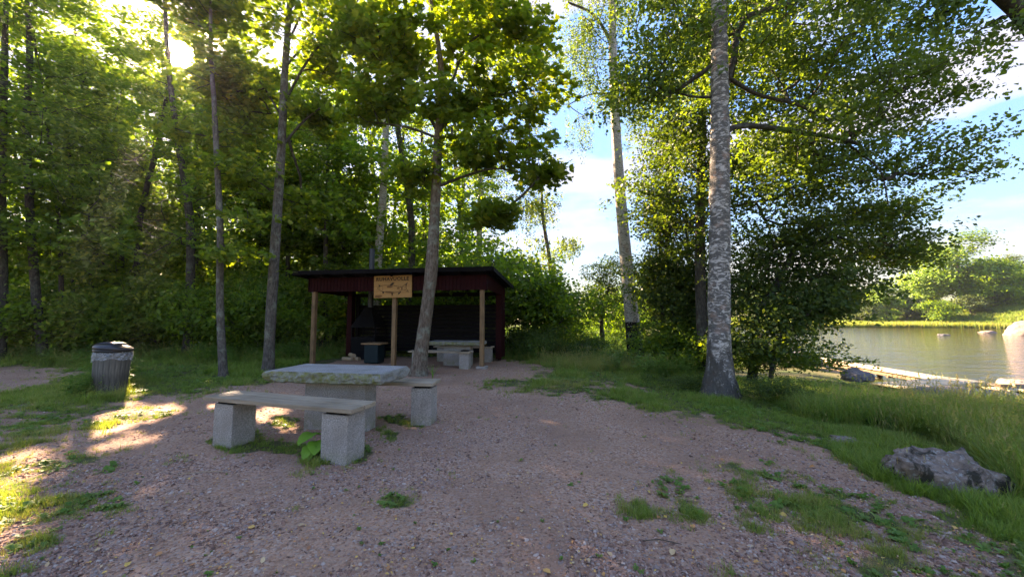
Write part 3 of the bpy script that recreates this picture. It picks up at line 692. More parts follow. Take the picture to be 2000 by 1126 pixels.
def tube(line, rad, sides=10, rough=0.0, seed=0, flare=0.0):
    n = len(line); tan = np.gradient(line, axis=0); tan /= np.linalg.norm(tan, axis=1)[:, None]
    ref = np.array([1.0, 0, 0]) if abs(tan[0, 0]) < 0.8 else np.array([0, 1.0, 0])
    A = np.cross(tan, ref); A /= np.linalg.norm(A, axis=1)[:, None]; B = np.cross(tan, A)
    ph = np.arange(sides) / sides * 2 * np.pi
    rr = np.repeat(rad[:, None], sides, 1)
    if flare:
        h = np.linalg.norm(line - line[0], axis=1)
        lob = 1 + 0.35 * np.cos(ph[None] * 4 + seed) + 0.2 * np.cos(ph[None] * 7 + 1.3 * seed)
        rr = rr * (1 + flare * np.exp(-h / (rad[0] * 1.3))[:, None] * lob)
    V = line[:, None] + rr[..., None] * (np.cos(ph)[None, :, None] * A[:, None] + np.sin(ph)[None, :, None] * B[:, None])
    if rough:
        q = V.reshape(-1, 3); nn = fbm(q * np.array([7, 7, 5]) / 1.0, seed, 3); d = (V - line[:, None]).reshape(-1, 3)
        V = (q + d * (nn * rough)[:, None]).reshape(V.shape)
    V = V.reshape(-1, 3)
    i = (np.arange(n - 1)[:, None] * sides + np.arange(sides)[None]); j = (np.arange(n - 1)[:, None] * sides + (np.arange(sides)[None] + 1) % sides)
    idx = np.stack([i, j, j + sides, i + sides], -1).reshape(-1, 4)
    return V, idx
def join_tubes(lst):
    V, I, b = [], [], 0
    for v, i in lst: V.append(v); I.append(i + b); b += len(v)
    return np.concatenate(V), np.concatenate(I)
def grow(nodes, seeds, srad, rng, max_r=0.08, rad0=0.006):
    """join crown nodes into branches: nearer nodes first, each to its cheapest already joined neighbour"""
    d0 = np.min(np.linalg.norm(nodes[:, None] - seeds[None], axis=2), axis=1); order = np.argsort(d0); nodes = nodes[order]
    ns = len(seeds); allp = np.vstack([seeds, nodes]); par = np.full(len(nodes), -1)
    dist_root = np.concatenate([np.zeros(ns), np.zeros(len(nodes))])
    for i, p in enumerate(nodes):
        c = allp[:ns + i]; dv = p - c; d = np.linalg.norm(dv, axis=1)
        hor = np.linalg.norm(dv[:, :2], axis=1)
        cost = d + 0.32 * dist_root[:ns + i] + 1.2 * np.maximum(0, 0.25 * hor - dv[:, 2])
        k = int(np.argmin(cost)); par[i] = k; dist_root[ns + i] = dist_root[k] + d[k]
    w = np.ones(len(nodes))
    for i in range(len(nodes) - 1, -1, -1):
        if par[i] >= ns: w[par[i] - ns] += w[i]
    rad = np.minimum(rad0 * np.sqrt(w) * 1.25, max_r)
    tb = []
    for i in range(len(nodes)):
        a = allp[par[i]]; b = nodes[i]; ra = rad[par[i] - ns] if par[i] >= ns else rad[i] * 1.15; ra = min(ra, rad[i] * 1.6)
        L = np.linalg.norm(b - a)
        if L < 1e-3: continue
        mid = (a + b) / 2 + rng.normal(0, 0.06, 3) * L + np.array([0, 0, -0.04 * L])
        tb.append(tube(np.array([a, mid, b]), np.array([ra, (ra + rad[i]) / 2, rad[i]]), 5 if rad[i] > 0.02 else 3))
    return nodes, tb
def lobe_pts(lobes, n, rng, surf=0.5):
    wt = np.array([l[2] if len(l) > 2 else np.prod(l[1]) ** 0.75 for l in lobes]); wt = wt / wt.sum()
    k = rng.choice(len(lobes), n, p=wt); C_ = np.array([l[0] for l in lobes])[k]; R_ = np.array([l[1] for l in lobes])[k]
    d = rng.normal(0, 1, (n, 3)); d /= np.linalg.norm(d, axis=1)[:, None]
    return C_ + d * R_ * (rng.uniform(0, 1, n) ** surf)[:, None]
def tree(name, label, trunk, rad, lobes, n_nodes, per, kind, size, spread, bark, leaf, seed, group=None, sides=10, rings=24, rough=0.05, flare=0.5,
         limbs=(), flat=0.45, hang=0.0, stems=(), carve_=True, cat='tree', clear=0.25, vshift=0.0, max_r=0.08, tilt=0.5, extra_nodes=None, up=1.0):
    rng = np.random.default_rng(seed)
    line, rr = smooth_line(trunk, rad, rings); base = line[0].copy()
    base[2] = trunk[0][2]
    root = empty(name, base, label, cat, group)
    tt = [tube(line - base, rr, sides, rough, seed, flare)]
    seeds = [line[int(rings * clear):]]
    for (sl, sr) in stems:
        l2, r2 = smooth_line(sl, sr, rings); tt.append(tube(l2 - base, r2, sides, rough, seed + 9, flare)); seeds.append(l2[int(rings * clear):])
    v, i = join_tubes(tt); link('trunk', mesh_np('trunk', v, np.full(len(i), 4), i, bark, True), root)
    br = []
    for (ll, lr) in limbs:
        l2, r2 = smooth_line(ll, lr, 12); seeds.append(l2[2:]); lv, li = tube(l2 - base, r2, 8, rough, seed + 5); link('limb', mesh_np('limb', lv, np.full(len(li), 4), li, M['bark_dark'], True), root)
    seeds = np.vstack(seeds)
    nodes = lobe_pts(lobes, n_nodes, rng)
    if extra_nodes is not None: nodes = np.vstack([nodes, extra_nodes])
    # irregular gaps between leaf masses
    nodes = nodes[fbm(nodes * 0.8, seed, 2) > -0.42]
    nodes, tb = grow(nodes, seeds, None, rng, max_r)
    tb = [(v - base, i) for v, i in tb]
    v, i = join_tubes(br + tb); tag(link('branches', mesh_np('branches', v, np.full(len(i), 4), i, M['bark_dark'], False), root), kind='stuff')
    n = len(nodes) * per; k = np.repeat(np.arange(len(nodes)), per)
    off = rng.normal(0, 1, (n, 3)) * spread * np.array([1, 1, flat]); c = nodes[k]
    if hang:
        # leaves on twigs that hang from the node
        tw = rng.integers(0, 7, n); key = k * 7 + tw; hx = np.random.default_rng(seed + 1).normal(0, 1, (len(nodes) * 7, 2)) * spread * 0.9
        dr = np.random.default_rng(seed + 2).uniform(0.3, 1.0, len(nodes) * 7) * hang; t = rng.uniform(0, 1, n)
        off = np.stack([hx[key, 0] + rng.normal(0, 0.035, n), hx[key, 1] + rng.normal(0, 0.035, n), -t * dr[key] + rng.normal(0, 0.03, n)], 1)
    else:
        # pull leaves into twig-sized sprays
        tw = rng.integers(0, 6, n); key = k * 6 + tw; hx = np.random.default_rng(seed + 1).normal(0, 1, (len(nodes) * 6, 3)) * spread * np.array([1, 1, flat])
        off = hx[key] + rng.normal(0, 1, (n, 3)) * spread * 0.42 * np.array([1, 1, flat * 0.7])
    Pp = c + off
    outw = Pp - np.mean(nodes, axis=0); outw /= np.linalg.norm(outw, axis=1)[:, None] + 1e-6
    Nn = np.array([0, 0, up]) + outw * 0.35 + rng.normal(0, tilt, (n, 3))
    ok = Pp[:, 2] > height(Pp[:, 0], Pp[:, 1]) + 0.05
    ok &= ~(in_shelter(Pp[:, 0], Pp[:, 1], 0.5) & (Pp[:, 2] < 3.25))
    Pp, Nn = Pp[ok], Nn[ok]; n = len(Pp)
    S = size * rng.uniform(0.45, 1.35, n)
    if carve_:
        kk = carve(Pp); Pp, Nn, S = Pp[kk], Nn[kk], S[kk]
    link('crown', leaves('crown', Pp - base, Nn, S, kind, leaf, rng, False, vshift), root)
    return root
def gz(p): return float(height(np.array([p[0]]), np.array([p[1]]))[0])
def stem_px(pts, Y, Yt=None):
    """trunk line from (photo column, row, width) triples at distance Y (leaning to Yt at the top)"""
    n = len(pts); o = []; r = []
    for k, (px, py, wd) in enumerate(pts):
        yy = Y + ((Yt if Yt is not None else Y) - Y) * k / max(1, n - 1); p = WD(px, py, yy)
        if k == 0: p[2] = gz(p) - 0.06
        o.append(p); th = math.atan2(abs(px - 1000), F); r.append(wd * yy / F * math.cos(th) / 2)
    return np.array(o), r
def lobe_px(px, py, rx, ry, Y, dy=None, wt=None):
    c = WD(px, py, Y); a, b = rx * Y / F, ry * Y / F
    l = (c, (a, dy if dy else (a + b) / 2, b))
    return l + (wt,) if wt else l
def extend(line, rad, L, r_end, lean=(0, 0)):
    """carry a trunk on above the top of the picture"""
    d = line[-1] - line[-2]; d = d / np.linalg.norm(d); d = d * 0.7 + np.array([lean[0], lean[1], 0.6]); d /= np.linalg.norm(d)
    return np.vstack([line, line[-1] + d * L]), list(rad) + [r_end]

# --- hero trees
l, r = stem_px([(1408, 775, 52), (1404, 700, 48), (1405, 560, 44), (1406, 300, 40), (1405, 120, 36), (1404, 0, 33)], 7.45); l, r = extend(l, r, 7, 0.05)
lb = [lobe_px(1500, 90, 200, 110, 8.2), lobe_px(1660, 190, 170, 110, 8.6), lobe_px(1790, 300, 100, 55, 8.8, 1.2), lobe_px(1880, 330, 50, 14, 8.8, .6, .25), lobe_px(1760, 120, 120, 80, 8.4),
      lobe_px(1810, 200, 55, 38, 8.6, 1.0, .35), lobe_px(1560, 300, 130, 80, 8.6), lobe_px(1300, 60, 110, 110, 8.0), lobe_px(1260, 170, 90, 70, 8.2), lobe_px(1420, -200, 300, 150, 7.8), lobe_px(1700, -80, 220, 90, 8.4), lobe_px(1560, -380, 200, 150, 7.8)]
def limb(pts, Y0, Y1):
    a, b = stem_px(pts, Y0, Y1); a[0] = WD(pts[0][0], pts[0][1], Y0); return a, b
lm = [limb([(1415, 258, 15), (1450, 245, 13), (1520, 252, 12), (1600, 265, 10), (1670, 278, 9), (1690, 300, 6)], 7.45, 8.6),
      limb([(1640, 270, 8), (1680, 300, 6), (1720, 335, 4), (1735, 400, 3)], 8.4, 8.8),
      limb([(1412, 190, 14), (1432, 120, 14), (1450, 40, 16), (1530, 10, 16), (1620, -20, 13), (1720, -60, 9)], 7.45, 8.4),
      limb([(1395, 125, 12), (1360, 150, 10), (1310, 180, 8), (1275, 160, 5)], 7.45, 8.0),
      limb([(1395, 190, 7), (1350, 188, 5), (1300, 175, 3)], 7.45, 8.0),
      limb([(1420, 150, 10), (1480, 185, 9), (1560, 205, 8), (1620, 240, 6), (1660, 265, 4)], 7.45, 8.9)]
tree('birch_tree', 'thick old birch with flaking white bark standing at the edge of the gravel', l, r, lb, 880, 95, 'birch', 0.09, 0.29, M['birch_big'], M['leaf_birch'], 101,
     sides=32, rings=100, rough=0.10, flare=0.75, limbs=lm, hang=0.0, flat=0.8, tilt=0.9, clear=0.55, max_r=0.05)
l, r = stem_px([(1243, 692, 32), (1236, 640, 29), (1226, 540, 26), (1213, 400, 22), (1203, 250, 19), (1197, 100, 17), (1196, 0, 14)], 15.0); l, r = extend(l, r, 3, 0.05)
lb = [lobe_px(1150, 40, 80, 60, 15), lobe_px(1120, 110, 55, 50, 15), lobe_px(1180, 160, 50, 60, 15, 1.2), lobe_px(1235, 210, 38, 60, 16.2), lobe_px(1200, -60, 130, 60, 15), lobe_px(1140, 230, 30, 35, 15, .8, .6), lobe_px(1262, 310, 24, 45, 16.2, .7, 0.6)]
lm = [limb([(1198, 90, 8), (1160, 30, 6), (1110, 5, 4)], 15, 15), limb([(1198, 182, 5), (1150, 185, 3), (1110, 205, 2)], 15, 14.6)]
tree('birch_tree', 'birch with the lower trunk charred black, leaning by the bushes', l, r, lb, 170, 150, 'birch', 0.075, 0.32, M['birch_char'], M['leaf_birch'], 102, sides=18, rings=60, flare=0.35,
     limbs=lm, hang=1.5, tilt=1.3, clear=0.6, max_r=0.04, up=0.3)
# maple in front of the shelter
l, r = stem_px([(817, 732, 32), (822, 690, 27), (833, 610, 25), (843, 520, 25), (850, 400, 20), (856, 270, 17), (862, 150, 13), (850, 50, 9), (836, -30, 7)], 10.2); l, r = extend(l, r, 1.5, 0.03)
lb = [lobe_px(830, 80, 130, 70, 10.2), lobe_px(980, 150, 105, 60, 10), lobe_px(1050, 165, 55, 40, 10, 1.2), lobe_px(990, 60, 90, 60, 10.2), lobe_px(720, 60, 80, 60, 10), lobe_px(740, 200, 80, 60, 10.3),
      lobe_px(960, 290, 100, 55, 9.9), lobe_px(1050, 330, 50, 35, 9.9, 1.0), lobe_px(1010, 225, 70, 35, 10), lobe_px(800, 340, 60, 45, 10), lobe_px(880, -60, 150, 60, 10.2), lobe_px(890, 200, 70, 50, 9.7), lobe_px(960, 420, 45, 18, 10, .8, .7)]
lm = [limb([(858, 262, 9), (824, 204, 7), (784, 160, 6), (740, 115, 4)], 10.2, 10.4), limb([(862, 250, 9), (900, 209, 8), (944, 191, 6), (1010, 180, 4)], 10.2, 9.9),
      limb([(853, 365, 7), (913, 342, 6), (971, 329, 4), (1030, 340, 3)], 10.2, 9.9), limb([(860, 240, 6), (880, 170, 6), (920, 80, 5), (1010, 40, 3)], 10.2, 10),
      limb([(856, 270, 6), (800, 250, 5), (740, 240, 3)], 10.2, 10.5)]
tree('maple_tree', 'slender leaning maple with lobed leaves growing right before the shelter', l, r, lb, 440, 56, 'maple', 0.155, 0.27, M['bark_brown'], M['leaf_maple'], 103, sides=18, rings=70, flare=0.35,
     limbs=lm, flat=0.4, tilt=0.4, clear=0.45, max_r=0.04, vshift=0.08)
# small suckers on the maple stem
# tree left of the bench
l, r = stem_px([(524, 722, 23), (530, 600, 22), (540, 440, 20), (549, 300, 18), (556, 150, 15), (566, 0, 12)], 10.8); l, r = extend(l, r, 4, 0.04)
lb = [lobe_px(600, 60, 80, 60, 11), lobe_px(480, 30, 90, 60, 11), lobe_px(510, 110, 60, 45, 11.2), lobe_px(620, 230, 60, 40, 11.5), lobe_px(470, 210, 70, 50, 11.5), lobe_px(560, -80, 150, 70, 11), lobe_px(640, 130, 45, 35, 11), lobe_px(450, 330, 60, 40, 12), lobe_px(600, 400, 60, 40, 12.4)]
lm = [limb([(556, 200, 6), (600, 120, 5), (650, 60, 4), (700, 0, 3)], 10.8, 10.5), limb([(548, 290, 6), (590, 240, 5), (640, 200, 3)], 10.8, 11), limb([(552, 230, 5), (500, 150, 4), (440, 100, 3)], 10.8, 11.3),
      limb([(560, 90, 5), (590, 20, 4), (600, -40, 3)], 10.8, 11), limb([(558, 130, 5), (600, 80, 4), (640, 20, 2)], 10.8, 10.8)]
tree('maple_tree', 'tall straight grey-barked tree rising left of the shelter', l, r, lb, 260, 62, 'maple', 0.15, 0.32, M['bark'], M['leaf_maple'], 104, sides=14, rings=60, flare=0.3, limbs=lm, flat=0.4, tilt=0.4, clear=0.5, max_r=0.035)
l, r = stem_px([(437, 733, 19), (430, 600, 16), (430, 450, 14), (424, 320, 13), (418, 200, 11), (412, 100, 9)], 9.8); l, r = extend(l, r, 3, 0.03)
lb = [lobe_px(400, 130, 90, 60, 10), lobe_px(350, 230, 70, 40, 10.3), lobe_px(470, 330, 50, 35, 10), lobe_px(450, 250, 60, 50, 10.5), lobe_px(470, 500, 45, 35, 9.8), lobe_px(400, 20, 110, 60, 10), lobe_px(465, 430, 30, 30, 9.8)]
tree('maple_tree', 'thin young grey-barked tree with low leafy sprays right of the bin', l, r, lb, 130, 62, 'maple', 0.135, 0.3, M['bark'], M['leaf_maple'], 105, sides=12, rings=60, flare=0.3, flat=0.35, tilt=0.4, clear=0.3, max_r=0.025)
# birch behind the shelter
l, r = stem_px([(735, 690, 17), (738, 520, 16), (748, 380, 15), (754, 250, 13), (760, 120, 11), (764, 0, 8)], 18); l, r = extend(l, r, 3, 0.04)
lb = [lobe_px(760, 40, 70, 70, 18), lobe_px(740, 180, 60, 60, 18), lobe_px(800, 250, 50, 60, 18), lobe_px(760, -60, 90, 50, 18)]
tree('birch_tree', 'white-stemmed birch rising behind the shelter beside its chimney', l, r, lb, 110, 140, 'birch', 0.08, 0.4, M['birch'], M['leaf_birch'], 106, sides=12, rings=50, hang=1.4, clear=0.5, max_r=0.03, tilt=1.2, up=.3)
# pale weeping birch and willow between shelter and sky gap
l, r = stem_px([(930, 690, 14), (935, 500, 12), (940, 300, 10), (948, 120, 8)], 22); l, r = extend(l, r, 4, 0.04)
lb = [lobe_px(960, 100, 80, 90, 22), lobe_px(1020, 240, 50, 60, 22), lobe_px(940, 300, 70, 80, 22), lobe_px(1070, 120, 25, 60, 22), lobe_px(960, 0, 110, 60, 22), lobe_px(1030, 380, 45, 60, 22)]
tree('birch_tree', 'weeping birch behind the maple with twigs hanging against the sky', l, r, lb, 150, 150, 'birch', 0.095, 0.5, M['birch'], M['leaf_willow'], 107, sides=10, rings=40, hang=2.4, clear=0.4, max_r=0.03, tilt=1.2, up=.3)
l, r = stem_px([(1085, 655, 10), (1078, 540, 8), (1060, 420, 7), (1058, 330, 4)], 24)
lb = [lobe_px(1050, 400, 45, 60, 24), lobe_px(1080, 480, 40, 45, 24), lobe_px(1115, 475, 22, 14, 24, .6, .5), lobe_px(1065, 330, 25, 30, 24, .8, .5), lobe_px(1040, 520, 50, 60, 24)]
tree('willow_tree', 'pale grey-green willow against the sky right of the shelter', l, r, lb, 110, 110, 'birch', 0.11, 0.42, M['bark'], M['leaf_willow'], 108, hang=0.9, clear=0.2, max_r=0.03, tilt=1.2, up=.4)

# --- riverside alder and bird cherry thicket right of centre
def alder(label, pts, Y, lobes, nn, seed, stems=(), per=70, size=.1, mat='leaf_alder', bark='bark_dark', **k):
    l, r = stem_px(pts, Y)
    st = []
    for q in stems:
        a, b = stem_px(q, Y); st.append((a, b))
    return tree('alder_tree', label, l, r, lobes, int(nn * 1.7), int(per * 1.3), 'diam', size * 1.08, 0.34, M[bark], M[mat], seed, rings=30, flare=0.25, flat=0.6, tilt=0.8, clear=0.3, stems=st, max_r=0.035, **k)
alder('dark alder directly behind the big birch trunk with deep shaded crown', [(1375, 690, 24), (1368, 560, 22), (1368, 400, 20), (1372, 230, 17), (1380, 80, 12), (1390, -60, 8)], 11.0,
      [lobe_px(1390, 420, 110, 110, 11), lobe_px(1480, 330, 110, 90, 11.2), lobe_px(1330, 250, 90, 100, 11), lobe_px(1460, 150, 160, 100, 11), lobe_px(1600, 380, 110, 80, 11), lobe_px(1400, 20, 200, 100, 11), lobe_px(1290, 380, 80, 90, 11.2)], 300, 120)
alder('leaning grey alder whose low limbs reach over the river', [(1465, 690, 20), (1482, 620, 17), (1515, 560, 15), (1545, 500, 12), (1580, 440, 9)], 10.5,
      [lobe_px(1560, 470, 120, 60, 10.6), lobe_px(1690, 480, 120, 50, 10.8), lobe_px(1755, 500, 50, 20, 11), lobe_px(1620, 560, 90, 45, 10.4), lobe_px(1530, 615, 50, 25, 10, .6), lobe_px(1710, 420, 70, 45, 11), lobe_px(1600, 590, 40, 16, 9.8, .5, .8), lobe_px(1470, 560, 60, 60, 11)], 260, 121, size=.095)
alder('many-stemmed alder thicket between the two birches', [(1325, 690, 12), (1310, 560, 11), (1302, 440, 9), (1310, 300, 7)], 13.0,
      [lobe_px(1310, 420, 50, 90, 13), lobe_px(1290, 540, 35, 60, 13), lobe_px(1310, 560, 80, 70, 13), lobe_px(1330, 640, 60, 30, 12.5), lobe_px(1310, 280, 45, 60, 13), lobe_px(1380, 600, 50, 70, 12.6)], 240, 122,
      stems=[[(1300, 690, 9), (1292, 560, 8), (1288, 430, 6)], [(1345, 690, 9), (1348, 560, 8), (1340, 420, 6)]])
alder('low alder with drooping leaves at the top of the bank slope', [(1500, 700, 11), (1520, 660, 9), (1560, 630, 7), (1590, 600, 5)], 9.6,
      [lobe_px(1480, 640, 45, 40, 9.6), lobe_px(1535, 670, 25, 16, 9.4, .4), lobe_px(1450, 665, 35, 30, 9.8), lobe_px(1560, 630, 20, 14, 9.6, .4)], 80, 123, size=.09)
alder('dark leafy tree behind the charred birch beside the sky gap', [(1180, 680, 9), (1175, 620, 8), (1190, 560, 6)], 19.0,
      [lobe_px(1190, 590, 45, 45, 19), lobe_px(1165, 550, 26, 26, 19), lobe_px(1215, 520, 45, 40, 19), lobe_px(1155, 600, 16, 20, 19, .8, .5)], 70, 124)
# limb and hanging leaves of a birch whose foot is outside the picture on the right
b0 = np.array([9.4, 4.6, gz((9.4, 4.6)) - 0.1]); p1 = WD(2060, 110, 4.4); p2 = WD(1990, 20, 4.3); p3 = WD(1930, -25, 4.2); p4 = WD(1800, -90, 4.2); p5 = WD(1650, -130, 4.4)
lb = [lobe_px(1840, 5, 60, 28, 4.4, .4, 1.0), lobe_px(1700, -20, 80, 25, 4.6, .5, 1.0), lobe_px(1960, 50, 40, 28, 4.3, .3, .5), lobe_px(1800, -120, 200, 60, 4.6), lobe_px(2100, 0, 120, 120, 4.8)]
tree('birch_tree', 'dark leaning birch limb entering at the upper right corner with hanging leaves', np.array([b0, [8.6, 4.5, 2.4], p1, p2, p3, p4, p5]), [.16, .13, .1, .085, .07, .045, .02], lb, 60, 50, 'birch', 0.06, 0.16,
     M['bark_dark'], M['leaf_birch'], 130, hang=0.35, clear=0.3, max_r=0.012, tilt=1.2, up=.3, sides=14)

# --- forest on the left
FG = 'trees of the forest edge'
def forest(label, pts, Y, seed, n=110, per=75, size=0.16, low=0.32, wide=2.4, bark='bark_dark', name='forest_tree', kind='diam', top=None, leaf='leaf_forest', group=FG, carve_=True):
    l, r = stem_px(pts, Y); rg = np.random.default_rng(seed)
    ht = top or rg.uniform(13, 17)
    if l[-1][2] < ht: l, r = extend(l, r, ht - l[-1][2], 0.03, (rg.normal(0, .05), rg.normal(0, .05)))
    lobes = []
    zs = np.linspace(low * ht, ht, 7)
    for z in zs:
        f = (z - l[0][2]) / (ht - l[0][2]); c = np.array([np.interp(z, l[:, 2], l[:, 0]), np.interp(z, l[:, 2], l[:, 1]), z]) + np.append(rg.normal(0, 0.7, 2), 0)
        rr = wide * (0.55 + 0.75 * math.sin(min(1, (1 - f) * 1.25 + .1) * 2.4)) * rg.uniform(0.75, 1.15)
        lobes.append((c, (rr, rr, ht * 0.075)))
    return tree(name, label, l, r, lobes, n, per, kind, size, 0.42, M[bark], M[leaf], seed, group=group, sides=10, rings=26, flare=0.3, flat=0.4, tilt=0.5, clear=0.28, max_r=0.04, carve_=carve_)
FT = [
 ('dark trunk cut by the left edge of the photo', [(3, 690, 24), (6, 560, 22), (2, 350, 22), (8, 150, 18)], 12.5),
 ('thick dark trunk curving up from the path left of the bin', [(88, 685, 26), (72, 590, 22), (60, 440, 20), (52, 250, 18), (58, 80, 15)], 13),
 ('thin dark trunk just right of the thick curving one', [(118, 690, 12), (120, 600, 12), (116, 450, 10), (100, 300, 9)], 14),
 ('forked dark trunk behind the bin leaning right', [(132, 680, 15), (140, 560, 14), (150, 450, 12), (135, 300, 10)], 16),
 ('brown trunk left of the thin young tree, standing in dark shade', [(366, 690, 21), (372, 560, 20), (370, 420, 18), (350, 290, 15), (330, 140, 12), (322, 0, 9)], 14.5),
 ('straight dark trunk below the sun glare', [(392, 670, 13), (386, 450, 12), (382, 250, 10), (385, 100, 8)], 19),
 ('crooked slim trunk slanting right under the glare', [(290, 668, 11), (292, 420, 9), (300, 290, 8), (318, 200, 6)], 21),
 ('slim dark trunk slanting left with wavy bark', [(272, 668, 12), (268, 430, 11), (230, 290, 10), (215, 150, 8)], 20),
 ('slim trunk between bin and forest with sparse twigs', [(225, 668, 10), (222, 450, 10), (212, 260, 9)], 24),
 ('dark trunk left of the shelter roof', [(655, 668, 12), (654, 480, 12), (660, 330, 10), (700, 200, 6)], 21),
 ('dark trunk deep in the wood left of the shelter', [(480, 665, 10), (484, 500, 9), (488, 350, 8)], 23),
 ('slender trunk seen between the two grey-barked trees', [(498, 668, 8), (500, 480, 8), (505, 300, 7)], 27),
 ('dark slim trunk behind the thin young tree', [(418, 668, 10), (412, 480, 9), (405, 300, 8)], 25),
 ('trunk behind the left end of the shelter roof', [(610, 665, 12), (612, 480, 11), (605, 300, 9)], 24),
 ('dark trunk seen over the middle of the shelter roof', [(835, 668, 10), (830, 480, 9), (825, 300, 8)], 25),
 ('slim trunk behind the shelter right of the maple', [(905, 668, 10), (900, 500, 9), (905, 350, 7)], 27),
 ('leafy tree added behind the left end of the shelter, its crown shading the yard', [(560, 668, 10), (563, 480, 9), (570, 330, 7)], 20),  # this and the next two are added to block sun from the gravel
 ('leafy tree added between the tall grey-barked tree and the chimney to shade the yard', [(638, 668, 10), (636, 480, 9), (640, 330, 7)], 18.5),
 ('leafy tree added just left of the tall grey-barked tree to shade the yard', [(512, 668, 10), (508, 480, 9), (506, 330, 7)], 19),
]
for k, (lab, pts, Y) in enumerate(FT):
    forest(lab, pts, Y, 300 + k, n=(230 if k >= 16 else 150) if Y < 20.5 else 110, per=90, size=0.165 if Y < 17 else 0.2, wide=2.5, low=0.28, top=14.4 if k >= 16 else None)
rg = np.random.default_rng(77)
for k in range(18):
    Y = 16.5 + 12 * (k / 18) + rg.uniform(-1, 1); px = 1000 + F * rg.uniform(-1.55, -0.1)
    if k % 5 == 0: px = 1000 - F * rg.uniform(1.0, 1.6)
    w_ = rg.uniform(8, 13) * 20 / Y
    forest('slim dark-trunked tree deep in the wood', [(px, base_y(Y), w_), (px + rg.normal(0, 12), 450, w_ * .9), (px + rg.normal(0, 25), 250, w_ * .75)], Y, 400 + k, n=110 if Y < 20 else 70, per=70, size=0.22, wide=2.7, low=0.2, group='trees deep in the wood', top=rg.uniform(14, 16) if px < 600 and Y < 20 else rg.uniform(9, 12))

# bushes: a few shapes, copied
def bush_mesh(seed, w_, h_, n, per, size, mat, kind='diam', flat=0.5):
    rg = np.random.default_rng(seed); lobes = [((rg.normal(0, w_ * .35), rg.normal(0, w_ * .35), h_ * rg.uniform(.3, .75)), (w_ * .45, w_ * .45, h_ * .28)) for _ in range(6)]
    nodes = lobe_pts(lobes, n, rg); nodes[:, 2] = np.abs(nodes[:, 2]) + 0.1
    seeds = np.array([(rg.normal(0, .12), rg.normal(0, .12), z) for z in np.linspace(0, h_ * .4, 6)])
    nodes, tb = grow(nodes, seeds, None, rg, 0.02, 0.004)
    v, i = join_tubes(tb); st = mesh_np('stems', v, np.full(len(i), 4), i, M['bark_dark'])
    m = len(nodes) * per; kk = np.repeat(np.arange(len(nodes)), per); sp_ = 0.17 * (w_ + h_) / 2.2
    tw = rg.integers(0, 5, m); hx = rg.normal(0, 1, (len(nodes) * 5, 3)) * sp_ * np.array([1, 1, flat])
    P = nodes[kk] + hx[kk * 5 + tw] + rg.normal(0, 1, (m, 3)) * sp_ * .4 * np.array([1, 1, flat]); P[:, 2] = np.abs(P[:, 2])
    Nn = np.array([0, 0, 1.0]) + rg.normal(0, .6, (m, 3))
    return st, leaves('crown', P, Nn, size * rg.uniform(.6, 1.2, m), kind, mat, rg, False)
BM = [bush_mesh(1, 2.4, 2.2, 110, 70, .12, M['leaf_forest']), bush_mesh(2, 2.0, 3.2, 120, 70, .13, M['leaf_forest']), bush_mesh(3, 1.8, 1.5, 90, 70, .10, M['leaf_maple']), bush_mesh(4, 2.6, 1.2, 90, 80, .09, M['leaf_alder'])]
def bush(label, x, y, k, s, rz, group=None, name='bush', sz=None):
    o = empty(name, (x, y, gz((x, y)) - 0.03), label, 'bush', group, rz); o.scale = (s, s, s * (sz or 1))
    link('stems', BM[k][0], o); link('crown', BM[k][1], o); return o
rg = np.random.default_rng(88)
for k in range(64):
    Y = [14.5, 16.5, 21, 27, 33, 38][k % 6] + rg.uniform(-.8, .8) + (1.2 if k % 5 == 0 else 0); x = -Y * rg.uniform(0.12 if Y > 16.5 else .55, 1.5)
    if in_shelter(np.array([x]), np.array([Y]), 1.3)[0]: Y += 4
    bush('leafy green bush in the undergrowth of the wood', x, Y, k % 3 if Y < 24 else k % 2, rg.uniform(.8, 1.4) * (1 if Y < 24 else 1.7), rg.uniform(0, 6), 'bushes of the undergrowth in the wood', sz=rg.uniform(.8, 1.4))
bush('dark dense bush behind the right end of the shelter', 1.5, 17.0, 1, 1.35, 1.0)
bush('tall dark bush right behind the shelter roof corner', -0.4, 18.3, 1, 1.7, 2.0)
bush('dark green bush below the willow', 1.9, 19.0, 1, 1.15, 3.0)
bush('bright green ferny bush right of the shelter wall', 1.35, 14.1, 3, .7, 1.0)
bush('low bright bush at the shelter corner in the grass', 0.9, 15.6, 3, .9, 2.3)
bush('rounded bush beside the grass path towards the river', 3.2, 21.0, 0, .8, 0.4)
bush('small dark bush left of the charred birch', 3.3, 16.6, 2, .7, 1.2)
bush('dark bush right of the charred birch foot', 6.6, 15.0, 2, .9, 4.2)
bush('leafy bush behind the big birch, left side', 5.4, 12.2, 0, .85, 2.2)
bush('leafy bush behind the big birch, right side', 6.6, 12.2, 2, 1.0, 5.2)
bush('dark bush under the leaning alder', 6.7, 10.2, 2, .75, .2)
bush('small fern-like bush left of the big birch foot', 3.75, 7.9, 3, .28, 3.3)
bush('small leafy bush right of the big birch foot', 4.75, 6.9, 3, .33, 1.3)
bush('yellow-green bush in the sky gap at the end of the path', 6.2, 30.0, 0, .9, .4)
for k, (x, y, b, s) in enumerate([(7.5, 24, 1, 1.2), (12, 30, 1, 1.3), (15, 33, 1, 1.4), (8, 26, 1, 1.2), (5.0, 38, 1, 1.0), (18, 45, 1, 1.4)]):
    bush(['bush behind the thicket on the near bank, close to the water', 'tall bush further along the near bank behind the alders', 'tallest bush at the bend of the near bank', 'bush behind the thicket in line with the charred birch', 'bush at the far end of the grass path', 'most distant bush on the near river bank', 'rounded bush just behind the alder thicket'][k], x, y, b, s, k * 1.3, 'bushes on the near bank behind the thicket')


